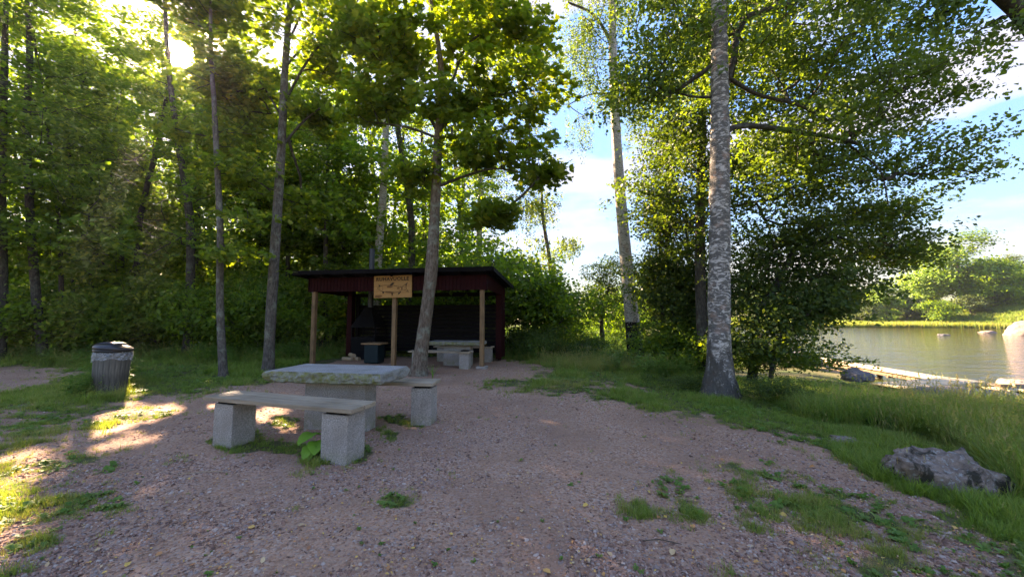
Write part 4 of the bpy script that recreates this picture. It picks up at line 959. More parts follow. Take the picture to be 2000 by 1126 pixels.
# far bank
def far_tree_mesh(seed, h_, w_, mat, n=90, per=46, size=.55):
    rg = np.random.default_rng(seed); lobes = []
    for q in range(15):
        z = h_ * rg.uniform(.14, .84); rr = w_ * (0.35 + 0.65 * math.sin(math.pi * min(.95, z / h_ + .08))) * .5
        a = rg.uniform(0, 6.28); lobes.append(((math.cos(a) * rr * .65, math.sin(a) * rr * .65, z), (rr * .6, rr * .6, h_ * .13)))
    nodes = lobe_pts(lobes, n, rg, .35); nodes[:, 2] = np.maximum(nodes[:, 2], .4)
    seeds = np.array([(0, 0, z) for z in np.linspace(.5, h_ * .8, 14)]); nodes, tb = grow(nodes, seeds, None, rg, .12, .03)
    line, rr_ = smooth_line([(0, 0, -.3), (.2, 0, h_ * .4), (0, .1, h_ * .85)], [.3, .2, .05], 8); tb.append(tube(line, rr_, 7))
    v, i = join_tubes(tb); tr = mesh_np('trunk', v, np.full(len(i), 4), i, M['bark'])
    m = len(nodes) * per; kk = np.repeat(np.arange(len(nodes)), per); s2 = w_ * .075
    P = nodes[kk] + rg.normal(0, 1, (m, 3)) * s2 * np.array([1, 1, .55]); Nn = np.array([0, 0, .8]) + (P - np.array([0, 0, h_ * .45])) * .12 + rg.normal(0, .55, (m, 3))
    return tr, leaves('crown', P, Nn, size * rg.uniform(.6, 1.2, m), 'diam', mat, rg, False)
FM = [far_tree_mesh(1, 16, 15, M['leaf_far'], 200, 80), far_tree_mesh(2, 13, 9, M['leaf_far'], 140, 70), far_tree_mesh(3, 17, 10, M['leaf_far_grey'], 140, 70), far_tree_mesh(4, 8, 9, M['leaf_far_grey'], 90, 46), far_tree_mesh(5, 7, 10, M['leaf_far'], 90, 46)]
fb = [(1875, 90, 0, 1.2, 'largest bright green broad-crowned tree on the far bank'), (1955, 92, 2, .85, 'grey-green tall tree on the far bank right of the largest one'), (1925, 86, 4, .95, 'leaning bushy tree at the far waterline below the largest tree'),
      (1735, 92, 1, .85, 'yellow-green tree on the far bank left of the largest one'), (1700, 96, 1, .72, 'bright green smaller tree on the far bank near the overhanging leaves'), (1770, 90, 3, .8, 'rusty-tinged rounded tree low on the far bank'),
      (1650, 98, 4, .95, 'dark low tree on the far bank half hidden by near leaves'), (2000, 92, 0, .62, 'tree on the far bank at the right edge'), (2050, 90, 2, .7, 'tall tree on the far bank past the green mound'), (1600, 100, 1, .75, 'tree on the far bank behind the overhanging alder leaves'),
      (1820, 85, 4, .8, 'bright low shrubby tree at the far waterline'), (1815, 100, 1, .6, 'tree behind the bright trees of the far bank'), (1545, 104, 1, .75, 'far bank tree glimpsed through the alder'), (1480, 110, 0, .7, 'far bank tree behind the thicket'),
      (1400, 118, 1, .9, 'far bank tree seen through thicket gaps'), (2110, 84, 0, .6, 'far bank tree outside the mound'), (1895, 84, 3, .6, 'small round bush at the far reeds'), (1975, 88, 4, .8, 'dark shrub tree at the edge of the green mound'),
      (1680, 90, 3, .75, 'dark shrub at the far waterline left of the bright trees'), (1730, 87, 4, .55, 'pale shrub standing in the far reeds')]
for k, (px, Y, m, s, lab) in enumerate(fb):
    x = (px - 1000) / F * Y; o = empty('broadleaf_tree', (x, Y, gz((x, Y)) - .1), lab, 'tree', 'trees on the far bank', k * 1.7); o.scale = (s, s, s)
    link('trunk', FM[m][0], o); link('crown', FM[m][1], o)
rg = np.random.default_rng(99)
for k in range(26):
    Y = rg.uniform(105, 150); px = 1000 + F * (-1.0 + 3.0 * k / 26 + rg.uniform(-.05, .05)); x = (px - 1000) / F * Y
    if px < 1200: Y = rg.uniform(150, 200); x = (px - 1000) / F * Y
    o = empty('broadleaf_tree', (x, Y, gz((x, Y)) - .1), 'distant tree in the back row beyond the river', 'tree', 'distant trees beyond the river', k * 2.1); s = rg.uniform(.7, 1.0) * (.62 if px > 1500 else 1); o.scale = (s, s, s)
    link('trunk', FM[k % 5][0], o); link('crown', FM[k % 5][1], o)
# reeds along the far shore
n = 9000; x = rng.uniform(28, 125, n); y = far_shore(x) + rng.uniform(-2.6, 1.5, n)
reed = [tuft(trng, 9, 1.0, .35, .25, .05, 2) for _ in range(3)]
zz = np.maximum(height(x, y), WL - .05)
scatter('reeds', 'pale green reeds along the far waterline', reed, np.stack([x, y, zz], 1), np.stack([rng.normal(0, .08, n), rng.normal(0, .08, n), rng.uniform(0, 6.28, n)], 1), rng.uniform(.7, 1.5, n), rng.integers(0, 3, n), np.clip(rng.normal(.3, .15, n), 0, .8), M['blade'])
n = 14000; x = rng.uniform(30, 150, n); y = far_shore(x) + rng.uniform(.5, 1, n) ** 2 * 26
scatter('bank_grass', 'bright meadow grass on the far bank', reed, np.stack([x, y, height(x, y)], 1), np.stack([rng.normal(0, .08, n), rng.normal(0, .08, n), rng.uniform(0, 6.28, n)], 1), rng.uniform(.5, .9, n), rng.integers(0, 3, n), np.clip(rng.normal(.12, .1, n), 0, .8), M['blade'])

# ------------------------------------------------------------------ rocks
def ico(sub):
    import bmesh
    bm = bmesh.new(); bmesh.ops.create_icosphere(bm, subdivisions=sub, radius=1); v = np.array([q.co[:] for q in bm.verts]); f = np.array([[q.index for q in p.verts] for p in bm.faces]); bm.free(); return v, f
def rock(label, x, y, z, d, seed, mat, rz=0, sub=5, amp=.28, flat=-.35, name='boulder', cuts=7):
    v, f = ico(sub); rg = np.random.default_rng(seed)
    for _ in range(cuts):       # broken planes
        n = rg.normal(0, 1, 3); n[2] = abs(n[2]) * .9; n /= np.linalg.norm(n); h_ = rg.uniform(.62, .85); s = v @ n; v = v - np.maximum(0, s - h_)[:, None] * n * .9
    nn = fbm(v * 1.6, seed, 5, .5); rd = 1 - np.abs(fbm(v * np.array([2.2, 2.2, 4.5]), seed + 2, 4, .6)); v = v * (1 + amp * nn * .5 + amp * .28 * (rd - .7))[:, None] + (fbm(v * 7, seed + 4, 3) * .035)[:, None] * v
    v[:, 2] = np.maximum(v[:, 2], flat); v = v * np.array(d)
    o = link(name, mesh_np(name, v, np.full(len(f), 3), f.ravel(), mat, True), None, (x, y, z), (0, 0, rz)); return tag(o, label, 'rock')
rock('largest near rock, lichen-spotted and dark, half sunk in grass', 4.14, 3.62, .0, (.47, .30, .42), 3, M['rock'], -.35, amp=.5, cuts=9)
rock('low flat rock in the grass behind the largest near one', 4.3, 4.75, -.03, (.36, .18, .12), 8, M['rock'], -.45)
rock('grey rock cut by the right edge of the photo', 4.02, 2.72, .0, (.2, .2, .17), 12, M['rock'], .2)
rock('flat smooth grey slab rock below the walkway platform', 11.6, 9.7, -.56, (1.6, .7, .32), 15, M['rock_grey'], -.05, amp=.1)
p = W(1980, 755, -.75); rock('pinkish boulder at the right end of the walkway', p[0] + .1, p[1], -.8, (.65, .5, .38), 17, M['rock_pink'])
p = W(1570, 706, -.6); rock('rounded boulder at the far upper end of the walkway', p[0], p[1], -.6, (.8, .6, .5), 19, M['rock_grey'])
p = W(1672, 735, -.5); rock('rounded boulder below the middle of the walkway', p[0], p[1], -.5, (.42, .4, .35), 21, M['rock_grey'])
p = W(1995, 655, WL); rock('huge rounded pinkish boulder in the river at the right edge', p[0] + 1.9, p[1], -1.1, (3.0, 2.6, 2.1), 23, M['rock_pink'], amp=.15)
p = W(1845, 654, WL); rock('low dark stone breaking the river surface', p[0], p[1], -1.1, (.9, .5, .35), 25, M['rock_grey'], flat=-.9)
p = W(1930, 649, WL); rock('low pinkish stone breaking the river surface', p[0], p[1], -1.1, (1.5, .7, .4), 27, M['rock_pink'], flat=-.9)
p = W(1905, 812, -.2); rock('small pinkish rock in the grass below the slab rock', 9.0, 8.0, -.33, (.3, .2, .13), 29, M['rock_pink'])
p = W(1840, 755, -.7); rock('pale rock behind the walkway platform', 13.6, 12.2, -.75, (.9, .4, .3), 31, M['rock_pink'])

# ------------------------------------------------------------------ shelter
sh = empty('shelter', (O_SH[0], O_SH[1], 0), 'open dark red wooden lean-to shelter with black roof and signboard', 'shelter', rz=0)
sh.rotation_euler.z = -A_SH       # local -x runs left along the front, local +y to the back
def B(c, d): return MB().box(c, d)
def post(x, y, z1, wd=.125, mat='post_wood', nm='post'): B((x, y, z1 / 2 - .02), (wd, wd, z1 + .04)).build(nm, M[mat], sh, bevel=.006)
SL = 5.7
for x in (0, -2.85, -SL): post(x, 0, 2.42)
MB().box((0, 0, .03), (.3, .3, .1)).build('footing', M['granite'], sh, bevel=.01)
for x in (.02, -SL + .02, -2.8): post(x, 2.42, 2.3, .12, 'black_board', 'post')
B((-SL / 2, 0, 2.47), (SL + .3, .1, .14)).build('beam', M['black_board'], sh)
B((-SL / 2, 2.42, 2.37), (SL + .3, .1, .14)).build('beam', M['black_board'], sh)
# roof: slab sloping to the back
x0, x1, y0, y1 = -SL - .5, .42, -.45, 3.0
def rz_(y): return 3.02 - (y - y0) * .09
rf = MB().add([(x0, y0, rz_(y0) - .05), (x1, y0, rz_(y0) - .05), (x1, y1, rz_(y1) - .05), (x0, y1, rz_(y1) - .05), (x0, y0, rz_(y0)), (x1, y0, rz_(y0)), (x1, y1, rz_(y1)), (x0, y1, rz_(y1))],
    [(3, 2, 1, 0), (4, 5, 6, 7), (0, 1, 5, 4), (1, 2, 6, 5), (2, 3, 7, 6), (3, 0, 4, 7)]).build('roof', M['roof_felt'], sh)
MB().box(((x0 + x1) / 2, y0 - .016, rz_(y0) - .07), (x1 - x0, .03, .13)).build('roof_edge_board', M['black_board'], sh)
ang = -math.atan(.09)
MB().box((x1 + .016, (y0 + y1) / 2, rz_((y0 + y1) / 2) - .07), (.03, y1 - y0, .13), 0, Matrix.Rotation(ang, 3, 'X')).build('roof_edge_board', M['black_board'], sh)
MB().box((x0 - .016, (y0 + y1) / 2, rz_((y0 + y1) / 2) - .07), (.03, y1 - y0, .13), 0, Matrix.Rotation(ang, 3, 'X')).build('roof_edge_board', M['black_board'], sh)
rm = MB().box((0, 0, 0), (.05, y1 - y0 - .06, .12), 0, Matrix.Rotation(ang, 3, 'X')).mesh('rafter', M['black_board'])
for k in range(9): link('rafter', rm, sh, (x0 + .25 + k * (x1 - x0 - .5) / 8, (y0 + y1) / 2, rz_((y0 + y1) / 2) - .125))
# front fascia: vertical red boards
fbm_ = [MB().box((0, 0, 0), (.112, .02, .46)).mesh('fascia_board', M['red_board'], bevel=.003, seg=1)]
bat = MB().box((0, 0, 0), (.03, .015, .46)).mesh('fascia_batten', M['red_board'])
for k in range(50):
    x = .09 - k * .119
    link('fascia_board', fbm_[0], sh, (x, -.075, 2.59 + random.uniform(-.006, .006)))
    link('fascia_batten', bat, sh, (x - .06, -.093, 2.59))
def side_face(xx, sgn):
    for k in range(17):
        y = -.05 + k * .125; zt = rz_(y) - .16; zb = 2.36 - .02 * y; 
        MB().box((0, 0, (zt + zb) / 2), (.02, .118, zt - zb)).build('fascia_board', M['red_board'], sh, (xx, y, 0))
        MB().box((0, 0, (zt + zb) / 2), (.015, .032, zt - zb)).build('fascia_batten', M['red_board'], sh, (xx + sgn * .018, y + .0625, 0))
side_face(.17, 1); side_face(-SL - .17, -1)
# wall returns at the back corners (full height)
for xx, sg in ((.17, 1), (-SL - .17, -1)):
    for k in range(4):
        y = 2.09 + k * .125; zt = rz_(y) - .16
        MB().box((0, 0, zt / 2 + .06), (.022, .118, zt - .12)).build('wall_board', M['red_board'], sh, (xx, y, 0))
        MB().box((0, 0, zt / 2 + .06), (.016, .032, zt - .12)).build('wall_batten', M['red_board'], sh, (xx + sg * .019, y + .0625, 0))
    MB().box((0, 0, 1.28), (.2, .022, 2.44)).build('wall_board', M['red_board'], sh, (xx - sg * .1, 2.01, 0))
# back wall of dark boards, open below the roof
bw = MB().box((0, 0, 0), (SL, .024, .142)).mesh('wall_board', M['black_board'], bevel=.004, seg=1)
for k in range(12): link('wall_board', bw, sh, (-SL / 2, 2.5, .30 + k * .147 + .001))
# left part: side wall board run
for k in range(9): MB().box((0, 0, 0), (.024, 1.1, .142)).build('wall_board', M['black_board'], sh, (-SL - .12, 1.95 - .55, .45 + k * .147)) if False else None
# sign
sb = empty('signboard', (0, 0, 0), 'orange wooden sign reading RUHAVUOLLE above a burnt-in fish drawing', 'sign')
sp_ = np.array([O_SH[0], O_SH[1]]) + U_ * 2.86 + V_ * (-.135); sb.location = (sp_[0], sp_[1], 2.49); sb.rotation_euler = (0, R(-.8), -A_SH)
SW, SHH = 1.28, .70
for k in range(4): MB().box((0, 0, 0), (SW, .03, SHH / 4 - .003)).build('plank', M['sign_wood'], sb, (0, 0, -SHH / 2 + SHH / 8 + k * SHH / 4), bevel=.003, seg=1)
fc = bpy.data.curves.new('lettering', 'FONT'); fc.body = 'RUHAVUOLLE'; fc.size = .182; fc.align_x = 'CENTER'; fc.extrude = .002; fc.offset = .0045; fc.space_character = 1.12
to = bpy.data.objects.new('lettering_tmp', fc); C.objects.link(to)
dg = bpy.context.evaluated_depsgraph_get(); lm_ = bpy.data.meshes.new_from_object(to.evaluated_get(dg)); bpy.data.objects.remove(to)
lm_.materials.clear(); lm_.materials.append(M['burnt_ink'])
wx = max(v.co.x for v in lm_.vertices) - min(v.co.x for v in lm_.vertices)
lo = link('lettering', lm_, sb, (-.01, -.019, .195), (math.pi / 2, 0, 0)); lo.scale = (1.10 / wx, .82, 1)
def strip(pts, w0, name, mat=M['burnt_ink'], closed=False, y=-.0185):
    mb = MB(); n = len(pts)
    for i in range(n - (0 if closed else 1)):
        a, b = Vector((pts[i][0], 0, pts[i][1])), Vector((pts[(i + 1) % n][0], 0, pts[(i + 1) % n][1])); d = (b - a).normalized() * (w0 * .4); p = Vector((-d.z, 0, d.x)).normalized() * w0 / 2
        mb.add([(a - d - p) + Vector((0, y - .0001 * i, 0)), (b + d - p) + Vector((0, y - .0001 * i, 0)), (b + d + p) + Vector((0, y - .0001 * i, 0)), (a - d + p) + Vector((0, y - .0001 * i, 0))], [(0, 1, 2, 3)])
    return mb
# fish: body outline, fins, tail, gill, shading (sign coordinates, metres)
def sx(px): return (px - 945) / 1100 * SW       # from the enlarged photograph of the sign
def sz(py): return (570 - py) / 600 * SHH
fish = MB()
def addm(m): fish.add(m.v, m.f)
top = [(505, 590), (560, 560), (640, 527), (760, 525), (880, 530), (1000, 545), (1100, 575), (1180, 590), (1240, 578)]
bot = [(505, 610), (560, 650), (640, 690), (760, 722), (900, 738), (1020, 730), (1110, 712), (1180, 670), (1240, 655)]
P2 = lambda q: [(sx(a), sz(b)) for a, b in q]
addm(strip(P2(top), .012, 'o')); addm(strip(P2(bot), .012, 'o')); addm(strip(P2([(1240, 578), (1300, 520), (1375, 470), (1335, 560), (1350, 640), (1405, 720), (1320, 680), (1240, 655)]), .011, 'o'))
addm(strip(P2([(640, 540), (665, 600), (650, 660)]), .008, 'o')); addm(strip(P2([(510, 600), (565, 612)]), .008, 'o'))
def fin(q, y=-.0198):
    p = P2(q); fish.add([(a, y, b) for a, b in p], [tuple(range(len(p)))])
fin([(850, 528), (935, 465), (1000, 462), (975, 500), (930, 530)]); fin([(645, 700), (715, 700), (665, 765)]); fin([(905, 745), (965, 745), (935, 830)]); fin([(1100, 770), (1110, 740), (1200, 695), (1180, 735), (1120, 785)])
fin([(525, 515), (595, 515), (560, 565)], -.0202); fin([(1310, 540), (1375, 470), (1350, 525), (1325, 560)]); fin([(1320, 670), (1405, 728), (1350, 700)]); fin([(550, 592), (575, 592), (575, 604), (550, 604)], -.0203)
fish.build('fish_drawing', M['burnt_ink'], sb)
shd = MB()
for q in ([(770, 545), (900, 540), (960, 575), (870, 600), (790, 590)], [(1060, 600), (1130, 600), (1160, 640), (1080, 640)], [(720, 690), (860, 690), (1000, 720), (880, 735), (760, 715)], [(430, 800), (600, 790), (660, 820), (560, 850), (440, 850)],
          [(1190, 600), (1230, 590), (1230, 650), (1195, 655)], [(1290, 590), (1340, 585), (1345, 600), (1290, 605)], [(1290, 630), (1350, 630), (1355, 645), (1290, 645)]):
    p = P2(q); shd.add([(a, -.0172, b) for a, b in p], [tuple(range(len(p)))])
shd.build('fish_shading', M['burnt_ink_mid'], sb)
# chimney and stove
def SP(x, y): return (O_SH + U_ * (-x) + V_ * y)
MB().ring([(.10, 1.9), (.10, 4.05), (.10, 4.12)], 20).build('chimney_pipe', M['pipe'], sh, (-4.86, 1.95, 0), smooth=False)
fp = SP(-4.86, 1.9); st = empty('fireplace', (fp[0], fp[1], 0), 'sooty black hooded grill fireplace at the back left inside the shelter', 'fireplace', rz=-A_SH)
MB().box((0, 0, .4), (.95, .8, .8)).build('hearth', M['soot'], st, bevel=.01)
MB().add([(-.5, -.45, 1.15), (.5, -.45, 1.15), (.5, .4, 1.15), (-.5, .4, 1.15), (-.12, -.12, 1.88), (.12, -.12, 1.88), (.12, .12, 1.88), (-.12, .12, 1.88)], [(0, 1, 5, 4), (1, 2, 6, 5), (2, 3, 7, 6), (3, 0, 4, 7), (4, 5, 6, 7)]).build('hood', M['soot'], st)
for a, b in ((-.47, -.37), (.47, -.37), (-.47, .37), (.47, .37)): MB().box((a, b, .98), (.04, .04, .36)).build('hood_leg', M['soot'], st)
bp = SP(-3.95, .75); tb_ = empty('storage_box', (bp[0], bp[1], 0), 'dark teal box with a wooden lid standing inside the shelter left of the middle post', 'box', rz=-A_SH)
MB().box((0, 0, .31), (.5, .45, .6)).build('body', M['teal'], tb_, bevel=.03)
MB().box((0, 0, .645), (.72, .5, .05)).build('lid', M['post_wood'], tb_, bevel=.008)
lp = SP(-5.1, 1.0)
for k, (dx, a) in enumerate(((0, .3), (.24, .1), (.1, -.2))):
    q = MB().ring([(.07, -.22), (.07, .22)], 10).build('firewood_log', M['cut_wood'], None, (lp[0] + dx, lp[1] + k * .05, .07 + (k == 2) * .12), (math.pi / 2, 0, .9 + a))
    tag(q, ['split log lying left-most beside the fireplace', 'split log lying nearer the storage box', 'split log resting on top of two others'][k], 'log')

# ------------------------------------------------------------------ stone tables and benches
def rough_slab(L, Wd, T, seed, nx_=96, ny_=44, nz_=9):
    """sawn top, broken sides: a closed box grid with displaced flanks"""
    xs = np.linspace(-L / 2, L / 2, nx_); ys = np.linspace(-Wd / 2, Wd / 2, ny_)
    ring = [(x, -Wd / 2) for x in xs] + [(L / 2, y) for y in ys[1:]] + [(x, Wd / 2) for x in xs[::-1][1:]] + [(-L / 2, y) for y in ys[::-1][1:-1]]
    ring = np.array(ring); n = len(ring); zs = np.linspace(0, -T, nz_); V = []
    nrm = ring / np.maximum(np.abs(ring / np.array([L / 2, Wd / 2])).max(1), 1e-6)[:, None]
    nv = np.where(np.abs(ring[:, 0:1]) > L / 2 - 1e-6, np.array([[1, 0]]) * np.sign(ring[:, 0:1]), 0) + np.where(np.abs(ring[:, 1:2]) > Wd / 2 - 1e-6, np.array([[0, 1]]) * np.sign(ring[:, 1:2]), 0)
    for k, z in enumerate(zs):
        p3 = np.stack([ring[:, 0] * 7, ring[:, 1] * 7, np.full(n, z * 13)], 1)
        d = fbm(p3, seed, 5, .6) * .022 * (0.25 if k == 0 else 1) + .018 * math.sin(math.pi * k / (nz_ - 1)) - (.02 if k == nz_ - 1 else 0)
        zz = z + (fbm(p3 * .6, seed + 7, 3) * .014 if k > 1 else 0)
        V.append(np.stack([ring[:, 0] + nv[:, 0] * d, ring[:, 1] + nv[:, 1] * d, np.full(n, z) if k == 0 else zz + np.zeros(n)], 1))
    V = np.concatenate(V); f = [(k * n + i, k * n + (i + 1) % n, (k + 1) * n + (i + 1) % n, (k + 1) * n + i) for k in range(nz_ - 1) for i in range(n)]
    f = [q[::-1] for q in f]; f.append(tuple(range(n))); f.append(tuple((nz_ - 1) * n + i for i in range(n - 1, -1, -1)))
    me = bpy.data.meshes.new('tabletop'); me.from_pydata(V.tolist(), [], f); me.materials.append(M['granite_rough']); me.materials.append(M['granite_top'])
    me.polygons[len(f) - 2].material_index = 1
    return me
def block(d, seed):
    """granite pier, sawn faces with worn edges"""
    return MB().box((0, 0, 0), d).mesh('pier', M['granite'], bevel=.006, seg=2)
def bench_set(name, label, corner, ang_, L, piers, loc_z=0, group='granite benches with plank seats', top=.6):
    o = empty(name, (corner[0], corner[1], 0), label, 'bench', group, ang_)     # corner = near right seat corner, local -x to the left, +y back
    w3 = .42
    for k in range(3 if False else 2):
        MB().box((0, 0, 0), (L, w3 / 2 - .012, .046)).build('seat_plank', M['bench_wood'], o, (-L / 2, w3 / 4 + k * w3 / 2, top - .023 + (k % 2) * .001), bevel=.004)
    for (a, wd, dp) in piers:
        MB().box((0, 0, 0), (wd, dp, .56)).build('pier', M['granite'], o, (-a, w3 / 2, .235), (0, 0, R(random.uniform(-1.5, 1.5))), bevel=.011)
        MB().box((0, 0, 0), (wd * .72, dp * .9, .036)).build('spacer', M['black_board'], o, (-a, w3 / 2, .534))
    return o
t1 = empty('picnic_table', (-1.70, 4.84, 0), 'granite slab table with mossy broken edge on the gravel, between two plank benches', 'table', 'granite tables', -A_SH + .01)
link('tabletop', rough_slab(1.68, .78, .15, 5), t1, (-.84, .39, .84))
MB().box((0, 0, 0), (.92, .3, .72)).build('support_block', M['granite'], t1, (-.83, .42, .31), bevel=.006)
bench_set('bench', 'front granite bench with weathered plank seat, nearest the camera', (-1.70, 3.99), -math.atan2(.64, 2.11), 2.2, [(.27, .34, .30), (1.92, .32, .30)])
bench_set('bench', 'granite bench behind the front table, seat end jutting out to the right', (-1.17, 5.50), -A_SH + .06, 2.1, [(.19, .31, .28), (1.85, .31, .28)])
# the set at the shelter front
q = SP(-.30, -.28); bench_set('bench', 'granite bench in the shelter opening between maple and right post', (q[0], q[1]), -A_SH, 1.95, [(.2, .3, .26), (1.7, .3, .26)], top=.52)
q = SP(-.15, .35); t2 = empty('picnic_table', (q[0], q[1], 0), 'granite table inside the right end of the shelter', 'table', 'granite tables', -A_SH)
link('tabletop', rough_slab(1.75, .75, .12, 9), t2, (-.88, .37, .76)); MB().box((0, 0, 0), (.9, .3, .68)).build('support_block', M['granite'], t2, (-.83, .37, .3), bevel=.006)
q = SP(-.05, 1.5); bench_set('bench', 'granite bench at the back wall inside the shelter', (q[0], q[1]), -A_SH, 2.1, [(.2, .3, .26), (1.85, .3, .26)], top=.52)

# ------------------------------------------------------------------ litter bin
by_ = 7.65; bx_ = (226 - 1000) / F * by_
bn = empty('litter_bin', (bx_, by_, -.02), 'grey wooden-stave litter bin with clear bag and battered black lid', 'litter bin'); bn.rotation_euler = (R(1), R(2.0), R(20))
NS = 20
for k in range(NS):
    a = 2 * math.pi * k / NS; r0, r1, hh = .235, .262, .87 + random.uniform(-.01, .01); ww = 2 * math.pi * .285 / NS - .007
    tl = Matrix.Rotation(math.atan((r1 - r0) / hh), 3, 'Y')
    MB().box((0, 0, 0), (.022, ww, hh), 0, tl).build('stave', M['stave'], bn, ((r0 + r1) / 2 * math.cos(a), (r0 + r1) / 2 * math.sin(a), hh / 2), (0, 0, a), bevel=.004, seg=1)
MB().ring([(.205, .02), (.232, .83)], 24).build('inner_drum', M['black_plastic'], bn, smooth=True)
# bag folded over the rim, wrinkled, uneven hem
vb = []; nb = 96; rows = 9
for j in range(rows):
    for i in range(nb):
        a = 2 * math.pi * i / nb; hem = .185 + .035 * math.sin(a * 2 + 1) + .02 * math.sin(a * 7); tt = j / (rows - 1)
        if j < 2: r_, z_ = (.25 + j * .012), (.875 + j * .012)
        else: r_, z_ = .286 + .012 * math.sin(a * 17 + j) + .008 * math.sin(a * 31 + 2 * j) + .006 * math.sin(j * 1.7), .885 - hem * (tt - .12)
        vb.append((r_ * math.cos(a), r_ * math.sin(a), z_))
link('bin_bag', mesh_np('bin_bag', np.array(vb), np.full((rows - 1) * nb, 4), [q for j in range(rows - 1) for i in range(nb) for q in (j * nb + i, j * nb + (i + 1) % nb, (j + 1) * nb + (i + 1) % nb, (j + 1) * nb + i)], M['bag'], True), bn)
MB().ring([(.272, .885), (.29, .89), (.296, .915), (.288, .94), (.265, .94)], 32, False, False).build('rim', M['black_plastic'], bn, smooth=True)
ld = MB(); nl = 32; rows_ = [(.3, .0), (.296, .035), (.26, .075), (.18, .10), (.09, .115), (.012, .12)]
vs = []
for r_, z_ in rows_:
    for i in range(nl):
        a = 2 * math.pi * i / nl; dent = .05 * max(0, math.cos(a - 0.3)) * (1 - abs(r_ - .2) * 3); vs.append((r_ * math.cos(a), r_ * math.sin(a), z_ - max(0, dent)))
ld.add(vs, [(k * nl + i, k * nl + (i + 1) % nl, (k + 1) * nl + (i + 1) % nl, (k + 1) * nl + i) for k in range(len(rows_) - 1) for i in range(nl)] + [tuple((len(rows_) - 1) * nl + i for i in range(nl)), tuple(range(nl - 1, -1, -1))])
lid = ld.build('lid', M['black_plastic'], bn, (0, 0, .94), (R(0), R(4), 0), smooth=True)
fl = MB(); vs = []
for j in range(6):
    for i in range(9):
        u, v_ = i / 8, j / 5; vs.append((-.27 + u * .40, -.15 + v_ * .3, .0 + .085 * math.sin(u * 2.6) - .06 * (v_ - .5) ** 2 + .01 * math.sin(u * 9)))
fl.add(vs, [(j * 9 + i, j * 9 + i + 1, (j + 1) * 9 + i + 1, (j + 1) * 9 + i) for j in range(5) for i in range(8)])
fo = fl.build('flap', M['black_plastic'], lid, (0.02, -.03, .055), (R(0), R(3), R(-20)), smooth=True); m_ = fo.modifiers.new('thick', 'SOLIDIFY'); m_.thickness = .006

# ------------------------------------------------------------------ plank walkway along the river
a0 = W(1540, 692, -.55); a1 = W(1965, 762, -.70); a0[2] = -.55; a1[2] = -.70
wk = empty('plank_walkway', tuple(a0), 'long pale plank walkway running down along the river edge', 'walkway')
d = a1 - a0; Lw = np.linalg.norm(d); yaw = math.atan2(d[1], d[0]); pit = -math.asin(d[2] / Lw); wk.rotation_euler = (0, pit, yaw)
for k in range(4): MB().box((0, 0, 0), (Lw, .19, .05)).build('plank', M['dock_wood'], wk, (Lw / 2 + .1 * (k % 2), -.1 + k * .2, 0), bevel=.004, seg=1)
for k in range(2): MB().box((0, 0, 0), (Lw, .05, .16)).build('stringer', M['dock_frame'], wk, (Lw / 2, -.1 + k * .6, -.11))
for k in range(9): MB().box((0, 0, 0), (.1, .8, .08)).build('crossbeam', M['dock_frame'], wk, (.3 + k * (Lw - .6) / 8, .2, -.2)); MB().box((0, 0, 0), (.12, .12, .7)).build('support_post', M['dock_frame'], wk, (.3 + k * (Lw - .6) / 8, .55, -.5))
b0 = W(1770, 757, -.44); b1 = W(1922, 744, -.44)
pf = empty('plank_platform', (b0[0], b0[1], -.44), 'small pale plank platform beside the walkway above the slab rock', 'platform'); d = b1 - b0; L2 = np.linalg.norm(d[:2]); pf.rotation_euler.z = math.atan2(d[1], d[0])
for k in range(5): MB().box((0, 0, 0), (L2, .165, .045)).build('plank', M['dock_wood'], pf, (L2 / 2, .08 + k * .17, -.022), bevel=.004, seg=1)
MB().box((0, 0, 0), (L2, .04, .12)).build('edge_board', M['dock_wood'], pf, (L2 / 2, -.025, -.062), bevel=.004, seg=1)
for x in (.2, L2 - .2): MB().box((0, 0, 0), (.1, .7, .35)).build('joist', M['dock_frame'], pf, (x, .45, -.23))
# loose timbers at the walkway's lower end
for k, (x, a, lab) in enumerate(((1935, .1, 'dark weathered timber lying nearest the pinkish boulder'), (1905, -.15, 'dark weathered timber leaning under the platform'), (1960, .35, 'short pale timber end by the pinkish boulder'))):
    p = W(x, 752 + k * 4, -.72); tag(MB().box((0, 0, 0), (1.5 - .4 * k, .14, .09)).build('timber', M['dock_frame'], None, (p[0], p[1], -.70 + k * .05), (0, .06, a), bevel=.01), lab, 'timber')

# ------------------------------------------------------------------ stumps, plants and small things
def stump(x, y, r_, h_, lab, seed, mat='char_wood', tilt=0):
    o = empty('tree_stump', (x, y, gz((x, y)) - .03), lab, 'stump'); o.rotation_euler = (tilt, 0, 0)
    l2 = np.array([[0, 0, z] for z in np.linspace(0, h_, 8)]); v, i = tube(l2, np.full(8, r_), 20, .12, seed, .3); link('bark', mesh_np('bark', v, np.full(len(i), 4), i, M[mat], True), o)
    MB().ring([(r_ * .93, h_ - .02), (r_ * .93, h_ - .004)], 20).build('cut_face', M['cut_wood'], o)
p = W(1996, 812, -.35); stump(p[0] + .05, p[1] + .3, .16, .34, 'small dark sawn stump at the right edge by the slab rock', 4)
p = W(597, 690); stump(p[0], p[1] + .6, .42, .62, 'broad cut stump in the undergrowth left of the shelter', 6, 'bark_dark')
